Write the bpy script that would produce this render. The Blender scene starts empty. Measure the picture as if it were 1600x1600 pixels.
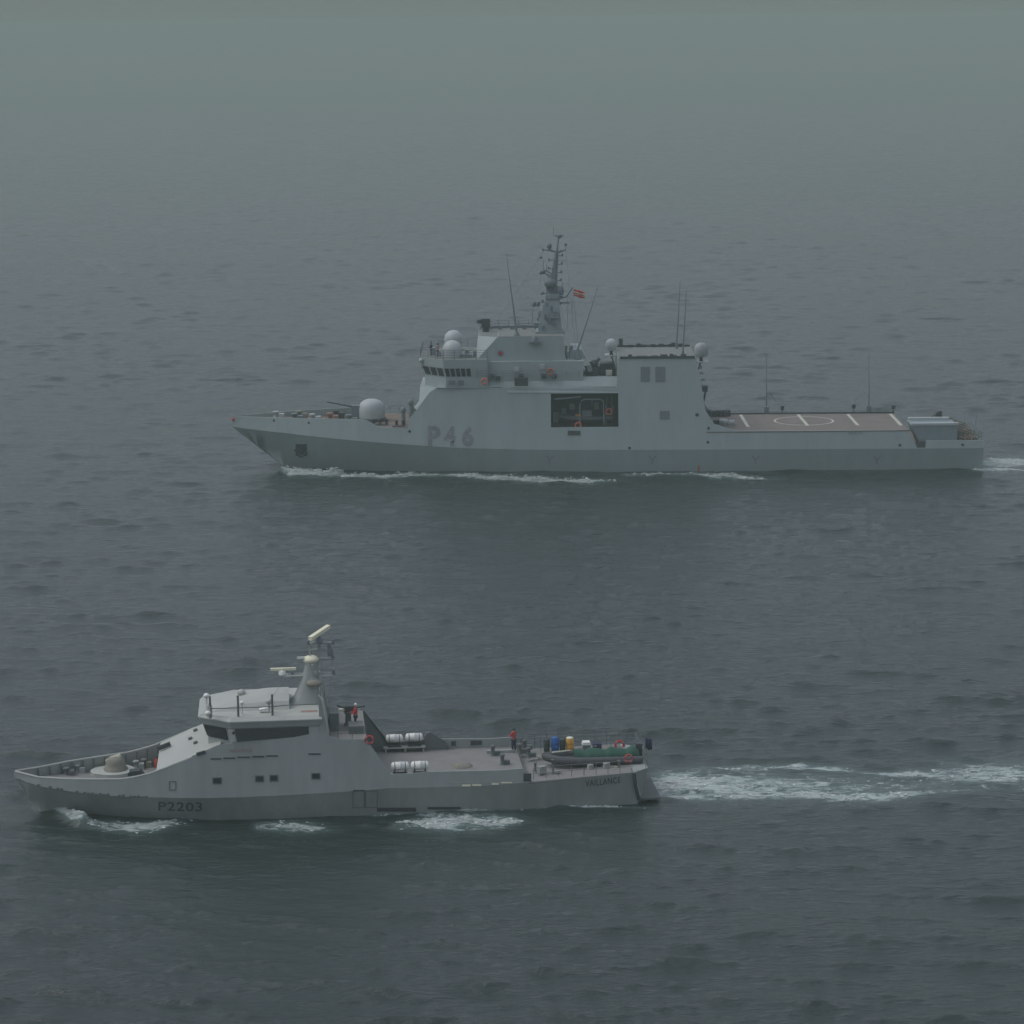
import bpy, bmesh, math, random
import numpy as np
from mathutils import Vector, Matrix, Euler

# ------------------------------------------------------------------ camera, sky, sun, exposure
scene = bpy.context.scene
COL = scene.collection
FPX = 4000.0                     # focal length in photo pixels (1600 px wide)
CAM_H = 54.4
PITCH = math.atan(770.0 / FPX)
ROLL = math.atan(17.0 / 1600.0)
C0 = Vector((0, 0, CAM_H))
f0 = Vector((0, math.cos(PITCH), -math.sin(PITCH)))
r0 = Vector((1, 0, 0))
u0 = Vector((0, math.sin(PITCH), math.cos(PITCH)))
RT = r0 * math.cos(ROLL) - u0 * math.sin(ROLL)
UP = u0 * math.cos(ROLL) + r0 * math.sin(ROLL)
cam_data = bpy.data.cameras.new('camera')
cam = bpy.data.objects.new('camera', cam_data)
COL.objects.link(cam)
cam_data.sensor_width = 36.0
cam_data.lens = 36.0 * FPX / 1600.0
cam_data.clip_start = 1.0
cam_data.clip_end = 120000.0
m3 = Matrix((RT, UP, -f0)).transposed()
cam.matrix_world = Matrix.Translation(C0) @ m3.to_4x4()
scene.camera = cam

SUN_EL, SUN_AZ = math.radians(55), math.radians(-85)   # azimuth from +Y towards +X
world = bpy.data.worlds.new('World')
scene.world = world
world.use_nodes = True
wn = world.node_tree
wn.nodes.clear()
sky = wn.nodes.new('ShaderNodeTexSky')
sky.sky_type = 'NISHITA'
sky.sun_disc = False
sky.sun_elevation = SUN_EL
sky.sun_rotation = SUN_AZ
sky.air_density = 1.6
sky.dust_density = 6.0
sky.ozone_density = 1.0
hs = wn.nodes.new('ShaderNodeHueSaturation')
hs.inputs['Saturation'].default_value = 0.35
tint = wn.nodes.new('ShaderNodeMix')
tint.data_type = 'RGBA'; tint.blend_type = 'MULTIPLY'
tint.inputs['Factor'].default_value = 1.0
tint.inputs[7].default_value = (0.96, 1.0, 1.12, 1)
cloud = wn.nodes.new('ShaderNodeMix')       # even overcast veil over the clear sky
cloud.data_type = 'RGBA'
cloud.inputs['Factor'].default_value = 0.65
geo = wn.nodes.new('ShaderNodeTexCoord')
sep = wn.nodes.new('ShaderNodeSeparateXYZ')
mrg = wn.nodes.new('ShaderNodeMapRange')
mrg.inputs['From Min'].default_value = 0.01; mrg.inputs['From Max'].default_value = 0.16
veil = wn.nodes.new('ShaderNodeMix'); veil.data_type = 'RGBA'
veil.inputs[6].default_value = (1.66, 2.04, 1.90, 1)
veil.inputs[7].default_value = (3.05, 3.36, 4.20, 1)
wn.links.new(geo.outputs['Generated'], sep.inputs[0]); wn.links.new(sep.outputs['Z'], mrg.inputs['Value'])
wn.links.new(mrg.outputs[0], veil.inputs['Factor']); wn.links.new(veil.outputs[2], cloud.inputs[7])
bg = wn.nodes.new('ShaderNodeBackground')
bg.inputs['Strength'].default_value = 0.15
wo = wn.nodes.new('ShaderNodeOutputWorld')
wn.links.new(sky.outputs[0], hs.inputs['Color'])
wn.links.new(hs.outputs[0], tint.inputs[6])
wn.links.new(tint.outputs[2], cloud.inputs[6])
wn.links.new(cloud.outputs[2], bg.inputs['Color'])
wn.links.new(bg.outputs[0], wo.inputs[0])

sun_d = bpy.data.lights.new('sun', 'SUN')
sun_d.energy = 0.8
sun_d.angle = math.radians(35)
sun_d.color = (1.0, 0.96, 0.90)
sun = bpy.data.objects.new('sun', sun_d)
COL.objects.link(sun)
sdir = Vector((math.sin(SUN_AZ) * math.cos(SUN_EL), math.cos(SUN_AZ) * math.cos(SUN_EL), math.sin(SUN_EL)))
sun.rotation_euler = sdir.to_track_quat('Z', 'Y').to_euler()
sun.location = (0, 0, 200)

scene.view_settings.view_transform = 'Standard'
scene.view_settings.look = 'None'
scene.view_settings.exposure = 0.0
scene.view_settings.gamma = 1.0
scene.render.engine = 'CYCLES'
scene.cycles.use_denoising = True
scene.cycles.volume_bounces = 2
scene.cycles.max_bounces = 6

HAZE_DENSITY = 0.00062
HAZE_COLOR = (0.46, 0.55, 0.475, 1)

rnd = random.Random(7)
PI = math.pi

# ------------------------------------------------------------------ materials
def mat(name, col, rough=0.6, var=0.12, scale=1.2, metal=0.0, streak=False, rust=0.0, spec=0.35):
    m = bpy.data.materials.new(name)
    m.use_nodes = True
    nt = m.node_tree
    b = nt.nodes['Principled BSDF']
    b.inputs['Roughness'].default_value = rough
    b.inputs['Metallic'].default_value = metal
    b.inputs['Specular IOR Level'].default_value = spec
    tc = nt.nodes.new('ShaderNodeTexCoord')
    mp = nt.nodes.new('ShaderNodeMapping')
    if streak:
        mp.inputs['Scale'].default_value = (1.0, 1.0, 0.18)
    n = nt.nodes.new('ShaderNodeTexNoise')
    n.inputs['Scale'].default_value = scale
    n.inputs['Detail'].default_value = 7
    n.inputs['Roughness'].default_value = 0.65
    nt.links.new(tc.outputs['Object'], mp.inputs[0])
    nt.links.new(mp.outputs[0], n.inputs['Vector'])
    cr = nt.nodes.new('ShaderNodeValToRGB')
    e = cr.color_ramp.elements
    e[0].position = 0.3; e[1].position = 0.7
    e[0].color = tuple(c * (1 - var) for c in col) + (1,)
    e[1].color = tuple(min(1, c * (1 + var)) for c in col) + (1,)
    nt.links.new(n.outputs['Fac'], cr.inputs[0])
    out = cr.outputs[0]
    if rust:
        mp2 = nt.nodes.new('ShaderNodeMapping')
        mp2.inputs['Scale'].default_value = (1.5, 1.5, 0.25)
        n2 = nt.nodes.new('ShaderNodeTexNoise')
        n2.inputs['Scale'].default_value = 0.9
        n2.inputs['Detail'].default_value = 9
        n2.inputs['Roughness'].default_value = 0.75
        c2 = nt.nodes.new('ShaderNodeValToRGB')
        c2.color_ramp.elements[0].position = 0.56
        c2.color_ramp.elements[1].position = 0.78
        c2.color_ramp.elements[0].color = (0, 0, 0, 1)
        c2.color_ramp.elements[1].color = (rust, rust, rust, 1)
        mx = nt.nodes.new('ShaderNodeMix'); mx.data_type = 'RGBA'
        mx.inputs[7].default_value = (0.22, 0.11, 0.05, 1)
        nt.links.new(tc.outputs['Object'], mp2.inputs[0])
        nt.links.new(mp2.outputs[0], n2.inputs['Vector'])
        nt.links.new(n2.outputs['Fac'], c2.inputs[0])
        nt.links.new(c2.outputs[0], mx.inputs['Factor'])
        nt.links.new(out, mx.inputs[6])
        out = mx.outputs[2]
    nt.links.new(out, b.inputs['Base Color'])
    return m

M = {}
M['p46_hull'] = mat('p46_hull', (0.28, 0.335, 0.325), 0.55, 0.07, 0.6, streak=True, rust=0.35)
M['p46_house'] = mat('p46_house', (0.29, 0.345, 0.335), 0.55, 0.08, 0.6, streak=True, rust=0.2)
M['p46_deck'] = mat('p46_deck', (0.165, 0.142, 0.125), 0.8, 0.15, 0.5)
M['p46_foredeck'] = mat('p46_foredeck', (0.17, 0.13, 0.105), 0.8, 0.2, 0.8)
M['dark_steel'] = mat('dark_steel', (0.05, 0.06, 0.065), 0.6, 0.2, 2)
M['mast_grey'] = mat('mast_grey', (0.15, 0.18, 0.19), 0.6, 0.12, 1.5)
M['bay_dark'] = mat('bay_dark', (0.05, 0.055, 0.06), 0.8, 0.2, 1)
M['dome'] = mat('dome', (0.38, 0.41, 0.40), 0.45, 0.04, 1)
M['glass'] = mat('glass', (0.02, 0.025, 0.03), 0.15, 0.1, 1, spec=0.5)
M['marking'] = mat('marking', (0.46, 0.46, 0.37), 0.7, 0.15, 2)
M['lettering'] = mat('lettering', (0.20, 0.215, 0.225), 0.6, 0.25, 1.2, rust=0.3)
M['orange'] = mat('orange', (0.55, 0.10, 0.04), 0.6, 0.1, 2)
M['red'] = mat('red', (0.42, 0.04, 0.04), 0.6, 0.15, 2)
M['white'] = mat('white', (0.74, 0.74, 0.68), 0.5, 0.06, 2)
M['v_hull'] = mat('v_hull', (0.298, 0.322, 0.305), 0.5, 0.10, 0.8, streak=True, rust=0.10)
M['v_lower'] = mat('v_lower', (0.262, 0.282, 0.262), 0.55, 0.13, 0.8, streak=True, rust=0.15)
M['v_top'] = mat('v_top', (0.375, 0.39, 0.35), 0.55, 0.06, 0.6)
M['v_deck'] = mat('v_deck', (0.20, 0.195, 0.185), 0.8, 0.12, 0.8)
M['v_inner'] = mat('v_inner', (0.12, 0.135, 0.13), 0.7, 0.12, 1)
M['v_lettering'] = mat('v_lettering', (0.07, 0.075, 0.08), 0.6, 0.15, 2)
M['canvas'] = mat('canvas', (0.21, 0.205, 0.165), 0.9, 0.15, 2)
M['cream'] = mat('cream', (0.70, 0.68, 0.50), 0.6, 0.06, 2)
M['green'] = mat('green', (0.02, 0.075, 0.05), 0.8, 0.25, 2)
M['blue'] = mat('blue', (0.02, 0.10, 0.32), 0.5, 0.1, 2)
M['yellow'] = mat('yellow', (0.58, 0.30, 0.05), 0.5, 0.1, 2)
M['skin'] = mat('skin', (0.28, 0.16, 0.11), 0.6, 0.05, 3)
M['cloth_blue'] = mat('cloth_blue', (0.03, 0.04, 0.08), 0.9, 0.2, 6)
M['cloth_red'] = mat('cloth_red', (0.45, 0.05, 0.05), 0.9, 0.15, 6)
M['rubber'] = mat('rubber', (0.07, 0.075, 0.08), 0.7, 0.15, 2)
M['foam'] = mat('foam', (0.52, 0.57, 0.54), 0.9, 0.2, 1.5)

# ------------------------------------------------------------------ mesh builder
def tag(o, label=None, cat=None, group=None, kind=None):
    if label: o['label'] = label
    if cat: o['category'] = cat
    if group: o['group'] = group
    if kind: o['kind'] = kind
    return o

def empty(name, loc, rz=0.0, label=None, cat=None, group=None):
    o = bpy.data.objects.new(name, None)
    COL.objects.link(o)
    o.location = loc
    o.rotation_euler = (0, 0, rz)
    o.empty_display_size = 1.0
    return tag(o, label, cat, group)

class MB:
    def __init__(self):
        self.v = []; self.f = []; self.s = []
    def add(self, vs, fs, smooth=False):
        n = len(self.v)
        self.v += [tuple(p) for p in vs]
        self.f += [tuple(i + n for i in f) for f in fs]
        self.s += [smooth] * len(fs)
        return self
    def box(self, s0, s1, v0, v1, z0, z1):
        vs = [(s0, v0, z0), (s1, v0, z0), (s1, v1, z0), (s0, v1, z0), (s0, v0, z1), (s1, v0, z1), (s1, v1, z1), (s0, v1, z1)]
        return self.add(vs, [(0, 3, 2, 1), (4, 5, 6, 7), (0, 1, 5, 4), (1, 2, 6, 5), (2, 3, 7, 6), (3, 0, 4, 7)])
    def cbox(self, c, d, rz=0.0, ry=0.0):
        m = Euler((0, ry, rz)).to_matrix()
        pts = []
        for z in (-.5, .5):
            for (x, y) in ((-.5, -.5), (.5, -.5), (.5, .5), (-.5, .5)):
                pts.append(Vector(c) + m @ Vector((x * d[0], y * d[1], z * d[2])))
        return self.add(pts, [(0, 3, 2, 1), (4, 5, 6, 7), (0, 1, 5, 4), (1, 2, 6, 5), (2, 3, 7, 6), (3, 0, 4, 7)])
    def prism(self, poly, v0, v1, inset=0.0):
        """poly of (s,z), extruded across the ship from v0 to v1"""
        n = len(poly)
        vs = [(s, v0, z) for s, z in poly] + [(s, v1, z) for s, z in poly]
        fs = [tuple(range(n)), tuple(range(2 * n - 1, n - 1, -1))]
        fs += [(i, i + n, (i + 1) % n + n, (i + 1) % n) for i in range(n)]
        return self.add(vs, fs)
    def loft(self, rings, cap=True, smooth=False):
        n = len(rings[0]); vs = []; fs = []
        for r in rings: vs += list(r)
        for k in range(len(rings) - 1):
            for i in range(n):
                j = (i + 1) % n
                fs.append((k * n + i, k * n + j, (k + 1) * n + j, (k + 1) * n + i))
        self.add(vs, fs, smooth)
        if cap:
            self.add(list(rings[0]), [tuple(range(n))[::-1]])
            self.add(list(rings[-1]), [tuple(range(n))])
        return self
    def plan(self, levels):
        """levels: list of (list of (s,v), z)"""
        return self.loft([[(s, v, z) for s, v in pl] for pl, z in levels])
    def tube(self, pts, r, n=6, cap=True):
        pts = [Vector(p) for p in pts]
        rr = r if isinstance(r, (list, tuple)) else [r] * len(pts)
        rings = []
        for i, p in enumerate(pts):
            a = pts[max(0, i - 1)]; b = pts[min(len(pts) - 1, i + 1)]
            d = (b - a)
            if d.length < 1e-9: d = Vector((0, 0, 1))
            d.normalize()
            ref = Vector((0, 0, 1)) if abs(d.z) < 0.9 else Vector((1, 0, 0))
            x = d.cross(ref).normalized(); y = d.cross(x).normalized()
            rings.append([p + (x * math.cos(2 * PI * k / n) + y * math.sin(2 * PI * k / n)) * rr[i] for k in range(n)])
        return self.loft(rings, cap, n > 6)
    def lathe(self, c, prof, n=20, smooth=True):
        rings = [[(c[0] + r * math.cos(2 * PI * k / n), c[1] + r * math.sin(2 * PI * k / n), c[2] + z) for k in range(n)] for r, z in prof]
        return self.loft(rings, True, smooth)
    def ball(self, c, r, sz=1.0, n=20, m=10):
        prof = [(max(0.001, r * math.sin(PI * k / m)), -r * sz * math.cos(PI * k / m)) for k in range(m + 1)]
        return self.lathe(c, prof, n)
    def torus(self, c, R, r, axis='v', n=18, m=7):
        rings = []
        for i in range(n):
            a = 2 * PI * i / n; ring = []
            for k in range(m):
                b = 2 * PI * k / m
                q = R + r * math.cos(b); w = r * math.sin(b)
                if axis == 'v': ring.append((c[0] + q * math.cos(a), c[1] + w, c[2] + q * math.sin(a)))
                elif axis == 'z': ring.append((c[0] + q * math.cos(a), c[1] + q * math.sin(a), c[2] + w))
                else: ring.append((c[0] + w, c[1] + q * math.cos(a), c[2] + q * math.sin(a)))
            rings.append(ring)
        rings.append(rings[0])
        return self.loft(rings, False, True)
    def rail(self, pts, h=1.0, rails=3, post=1.6, r=0.025, closed=False):
        """railing along a polyline of (s,v,z) foot points"""
        P = [Vector(p) for p in pts]
        for k in range(1, rails + 1):
            self.tube([p + Vector((0, 0, h * k / rails)) for p in P], r, 4)
        for a, b in zip(P[:-1], P[1:]):
            L = (b - a).length; n = max(1, int(round(L / post)))
            for i in range(n + 1):
                q = a.lerp(b, i / n)
                self.tube([q, q + Vector((0, 0, h))], r * 1.2, 4)
        return self
    def build(self, name, material, parent=None, loc=None):
        me = bpy.data.meshes.new(name)
        me.from_pydata(self.v, [], self.f)
        me.update()
        bm = bmesh.new(); bm.from_mesh(me)
        sm = list(self.s)
        for i, fc in enumerate(bm.faces): fc.smooth = sm[i] if i < len(sm) else False
        bmesh.ops.recalc_face_normals(bm, faces=bm.faces[:])
        bm.to_mesh(me); bm.free()
        me.materials.append(M[material] if isinstance(material, str) else material)
        o = bpy.data.objects.new(name, me)
        COL.objects.link(o)
        if parent: o.parent = parent
        if loc: o.location = loc
        return o

def copy_tree(o, parent=None):
    c = o.copy(); COL.objects.link(c); c.parent = parent
    for ch in list(o.children): copy_tree(ch, c)
    return c

# ------------------------------------------------------------------ sight lines used as a measuring tool
def ray(px, py):
    return (f0 + RT * ((px - 800) / FPX) + UP * ((800 - py) / FPX)).normalized()

def at_depth(px, py, Y):
    d = ray(px, py); t = Y / d.y
    return C0 + d * t

def at_water(px, py, z=0.0):
    d = ray(px, py); t = (z - CAM_H) / d.z
    return C0 + d * t

class Frame:
    def __init__(self, O, a):
        self.O = Vector(O); self.a = a
        self.U = Vector((math.cos(a), math.sin(a), 0)); self.V = Vector((-math.sin(a), math.cos(a), 0))
    def fv(self, px, py, v):
        d = ray(px, py); w = C0 - self.O
        t = (v - w.dot(self.V)) / d.dot(self.V)
        p = w + d * t
        return p.dot(self.U), p.z
    def fz(self, px, py, z):
        d = ray(px, py); w = C0 - self.O
        t = (z - w.z) / d.z
        p = w + d * t
        return p.dot(self.U), p.dot(self.V)
    def pt(self, px, py, v):
        s, z = self.fv(px, py, v); return (s, v, z)
    def W(self, s, v, z):
        return self.O + self.U * s + self.V * v + Vector((0, 0, z))

class Hull:
    def __init__(self, fr, S, b0, bk, kn_px, tum, keel=-0.9):
        self.fr = fr; self.S = S; self.b0 = b0; self.bk = bk; self.tum = tum; self.keel = keel
        self.kn = []
        for px, py in kn_px:
            v = -3.0
            for _ in range(12):
                s, z = fr.fv(px, py, v); v = -float(np.interp(s, S, bk))
            self.kn.append((s, z))
        self.kn.sort()
    def zk(self, s): return float(np.interp(s, [k[0] for k in self.kn], [k[1] for k in self.kn]))
    def b(self, s, z):
        zk = self.zk(s)
        b0 = float(np.interp(s, self.S, self.b0)); bk = float(np.interp(s, self.S, self.bk))
        if z <= zk: return max(0.0, b0 + (bk - b0) * (z / zk))
        return max(0.02, bk - self.tum * (z - zk) * min(1.0, bk / 3.0))
    def side(self, px, py):
        v = -3.0
        for _ in range(14):
            s, z = self.fr.fv(px, py, v); v = -self.b(s, z)
        return s, z
    def pt(self, px, py, out=0.02):
        s, z = self.side(px, py)
        return (s, -(self.b(s, z) + out), z)
    def patch(self, mb, px0, py0, px1, py1, t=0.03, deep=0.0):
        """a thin panel lying on the near side, given by its corners"""
        cs = []
        for x, y in ((px0, py1), (px1, py1), (px1, py0), (px0, py0)):
            s, z = self.side(x, y); cs.append((s, self.b(s, z), z))
        vs = [(s, -(b + t), z) for s, b, z in cs] + [(s, -(b - 0.05), z) for s, b, z in cs]
        mb.add(vs, [(0, 1, 2, 3), (4, 7, 6, 5), (0, 4, 5, 1), (1, 5, 6, 2), (2, 6, 7, 3), (3, 7, 4, 0)])
        return mb

def text_on_hull(hull, txt, px0, py_base, px1, py_top, name, material, parent, bold=0.0, spacing=1.0):
    cu = bpy.data.curves.new(name, 'FONT')
    cu.body = txt; cu.offset = bold; cu.space_character = spacing; cu.resolution_u = 3
    to = bpy.data.objects.new('tmp_text', cu); COL.objects.link(to)
    dg = bpy.context.evaluated_depsgraph_get()
    me = bpy.data.meshes.new_from_object(to.evaluated_get(dg))
    bpy.data.objects.remove(to); bpy.data.curves.remove(cu)
    xs = [v.co.x for v in me.vertices]; ys = [v.co.y for v in me.vertices]
    x0, x1, y0, y1 = min(xs), max(xs), min(ys), max(ys)
    sA, zA = hull.side(px0, py_base[0]); sB, zB = hull.side(px1, py_base[1])
    sC, zC = hull.side(px0, py_top[0]); sD, zD = hull.side(px1, py_top[1])
    bm = bmesh.new(); bm.from_mesh(me)
    bmesh.ops.subdivide_edges(bm, edges=bm.edges[:], cuts=1)
    for v in bm.verts:
        u = (v.co.x - x0) / (x1 - x0); w = (v.co.y - y0) / (y1 - y0)
        s = (sA * (1 - u) + sB * u) * (1 - w) + (sC * (1 - u) + sD * u) * w
        z = (zA * (1 - u) + zB * u) * (1 - w) + (zC * (1 - u) + zD * u) * w
        v.co = (s, -(hull.b(s, z) + 0.03), z)
    bm.to_mesh(me); bm.free()
    me.name = name; me.materials.clear(); me.materials.append(M[material])
    o = bpy.data.objects.new(name, me); COL.objects.link(o); o.parent = parent
    return o

# ------------------------------------------------------------------ sea
def build_waves():
    r = np.random.RandomState(3)
    comps = []
    for i in range(170):
        L = 0.5 * (22.0 / 0.5) ** (r.rand() ** 1.9)
        th = PI / 2 - 0.10 + r.normal(0, 0.36) + (0.12 if L > 5 else 0.0)
        k = 2 * PI / L
        slope = 0.0155 * (1.0 if L < 4 else (4 / L) ** 0.6) * (1.2 if 1.0 < L < 5 else 0.9)
        comps.append((k * math.cos(th), k * math.sin(th), slope / k, r.rand() * 2 * PI, L))
    return comps
WAVES = build_waves()

def vnoise(x, y, seed=0):
    xi = np.floor(x).astype(np.int64); yi = np.floor(y).astype(np.int64)
    xf = x - xi; yf = y - yi
    def h(a, b):
        n = (a * 374761393 + b * 668265263 + seed * 974634777) & 0x7fffffff
        n = ((n ^ (n >> 13)) * 1274126177) & 0x7fffffff
        return ((n ^ (n >> 16)) & 0xffff) / 65535.0
    u = xf * xf * (3 - 2 * xf); v = yf * yf * (3 - 2 * yf)
    return (h(xi, yi) * (1 - u) + h(xi + 1, yi) * u) * (1 - v) + (h(xi, yi + 1) * (1 - u) + h(xi + 1, yi + 1) * u) * v

def fbm(x, y, seed=0, o=4):
    s = 0; a = 0.5; t = 0
    for i in range(o):
        s = s + a * vnoise(x, y, seed + i * 17); t += a
        x = x * 2.03 + 11.3; y = y * 2.03 + 5.7; a *= 0.55
    return s / t

# crests thrown off by the small ship: (start, end, height, width) in world metres
CREST_PX = [((441, 738), (525, 743), 0.55, 0.8), ((68, 1265), (130, 1289), 0.40, 0.55), ((130, 1289), (260, 1292), 0.18, 0.7), ((590, 1272), (800, 1272), 0.12, 0.7),
            ((1245, 1146), (1310, 1128), 0.30, 1.1), ((1310, 1128), (1420, 1133), 0.16, 1.0),
            ((1390, 1112), (1480, 1092), 0.20, 1.3), ((1480, 1092), (1600, 1080), 0.26, 1.5),
            ((1040, 1172), (1100, 1158), 0.20, 0.9), ((1440, 1135), (1600, 1122), 0.20, 1.3),
            ((1150, 1150), (1240, 1125), 0.12, 1.0), ((1340, 1170), (1600, 1140), 0.12, 1.2),
            ((1100, 1120), (1250, 1100), 0.10, 1.2), ((1540, 1335), (1600, 1340), 0.18, 1.0),
            ((1180, 1318), (1400, 1325), 0.12, 1.0), ((1050, 1345), (1260, 1352), 0.12, 1.0)]
CRESTS = []
for a, b, h, w in CREST_PX:
    A = at_water(*a); B = at_water(*b)
    CRESTS.append((A.x, A.y, B.x, B.y, h, w))

def eta(x, y, dy=None):
    z = np.zeros_like(x); zs = np.zeros_like(x)
    for kx, ky, a, ph, L in WAVES:
        w = 1.0 if dy is None else np.clip((L / (dy * 2.2)) - 1.0, 0, 1)
        q = a * w * np.sin(kx * x + ky * y + ph)
        if L < 7: zs = zs + q
        else: z = z + q
    # short waves have peaked crests and flat troughs, and come in groups
    sg = 0.06
    zs = sg * (np.exp(np.clip(0.62 * zs / sg, -3, 1.3)) - 1) / 0.62
    z = z + zs * np.clip(0.45 + 1.1 * fbm(x / 22.0, y / 18.0, 31, 3), 0.5, 1.4)
    # patchy wind: calmer and rougher areas
    z = z * (0.65 + 0.7 * fbm(x / 38.0, y / 60.0, 5, 3))
    for ax, ay, bx, by, h, w in CRESTS:
        dx, dyy = bx - ax, by - ay; L2 = dx * dx + dyy * dyy
        t = np.clip(((x - ax) * dx + (y - ay) * dyy) / L2, 0, 1)
        d = np.hypot(x - ax - t * dx, (y - ay - t * dyy))
        z = z + h * np.exp(-(d / w) ** 2) * (0.5 + vnoise(x * 0.6, y * 0.3, 9))
    return z

def spine(poly, px, py):
    xs = [q[0] for q in poly]
    ym = np.interp(px, xs, [q[1] for q in poly]); hh = np.interp(px, xs, [q[2] for q in poly]); de = np.interp(px, xs, [q[3] for q in poly])
    g = np.exp(-((py - ym) / (hh * 0.8 + .6)) ** 2) * de
    ends = np.clip((px - xs[0] + 6) / 12.0, 0, 1) * np.clip((xs[-1] - px + 30) / 60.0, 0, 1)
    return g * ends
# spines of foam: (x, middle, half height, density) measured in the picture, laid onto the water
FOAM = {
 'large_bow': [[(436, 737, 1.5, .5), (452, 739, 6, 1.0), (480, 740, 6.5, 1.0), (500, 743, 4, .95), (520, 743, 2.5, .9), (580, 745, 1.6, .9), (600, 746.5, 1.4, .8), (660, 743.5, 1.6, .7), (700, 743.5, 1.9, .8), (760, 746.5, 2.2, .95), (850, 749.5, 2.6, 1.0), (905, 750, 2.8, .9), (965, 749, 2, .5)],
               [(970, 742.5, 1.2, .5), (1090, 740, 1.5, .6), (1110, 744, 3.5, .75), (1130, 742, 4.5, .75), (1170, 747, 2, .7), (1205, 748, 1.5, .5)]],
 'large_stern': [[(1518, 735, 1.2, .8), (1540, 734, 2.2, 1.0), (1620, 735, 1.5, .7)], [(1531, 725, 9, .85), (1570, 722, 9, .8), (1625, 721, 8, .7)]],
 'small_bow': [[(74, 1266, 3, 1.0), (95, 1275, 5, 1.0), (120, 1286, 5, 1.0), (140, 1290, 4.5, .9), (170, 1292, 6, .78), (210, 1294, 8, .76), (240, 1292, 8.5, .72), (290, 1286, 7, .58)],
               [(395, 1292, 6, .5), (440, 1293, 8, .6), (480, 1293, 8, .6), (520, 1296, 5, .4)],
               [(572, 1276, 1.6, .8), (600, 1276, 2, .95), (640, 1272, 2, .9), (700, 1270, 3.5, .8), (760, 1269, 5, .7), (820, 1267, 3.5, .6), (900, 1263, 2, .6), (1008, 1262, 1.6, .6)],
               [(610, 1288, 8, .4), (650, 1287, 13, .7), (690, 1286, 16, .9), (740, 1285, 16, .9), (780, 1286, 11, .7), (830, 1284, 7, .35)]],
 'small_stern': [[(1012, 1228, 17, 1.0), (1040, 1226, 21, 1.0), (1080, 1225, 24, .92), (1150, 1226, 25, .8), (1250, 1226, 22, .62), (1400, 1226, 24, .48), (1620, 1222, 24, .3)],
                 [(1012, 1245, 4, .75), (1100, 1244, 6, .66), (1200, 1240, 6.5, .62), (1280, 1242, 8, .8), (1380, 1245, 7.5, .72), (1460, 1240, 6, .65), (1560, 1235, 6, .5)],
                 [(1090, 1202, 5, .5), (1180, 1200, 6, .65), (1250, 1197, 7, .75), (1340, 1203, 5, .7), (1420, 1208, 5, .75), (1500, 1207, 5, .7)],
                 [(1380, 1212, 12, .35), (1450, 1210, 18, .52), (1500, 1212, 22, .6), (1560, 1210, 28, .62), (1650, 1207, 30, .6)]]}

def froth_at(X, Y):
    P = np.stack([X, Y, np.full_like(X, -CAM_H)], -1)
    dz = P @ np.array(f0); px = 800 + FPX * (P @ np.array(RT)) / dz; py = 800 - FPX * (P @ np.array(UP)) / dz
    f = np.zeros_like(X)
    py = py + (fbm(X * .16, Y * .3, 61, 4) - .5) * np.where(px > 1010, 11.0, 2.5)
    for k, polys in FOAM.items():
        for q in polys: f = np.maximum(f, spine(q, px, py))
    return f * np.clip(.35 + 1.35 * fbm(X * .35, Y * .6, 77, 4), .4, 1.12)

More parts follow.
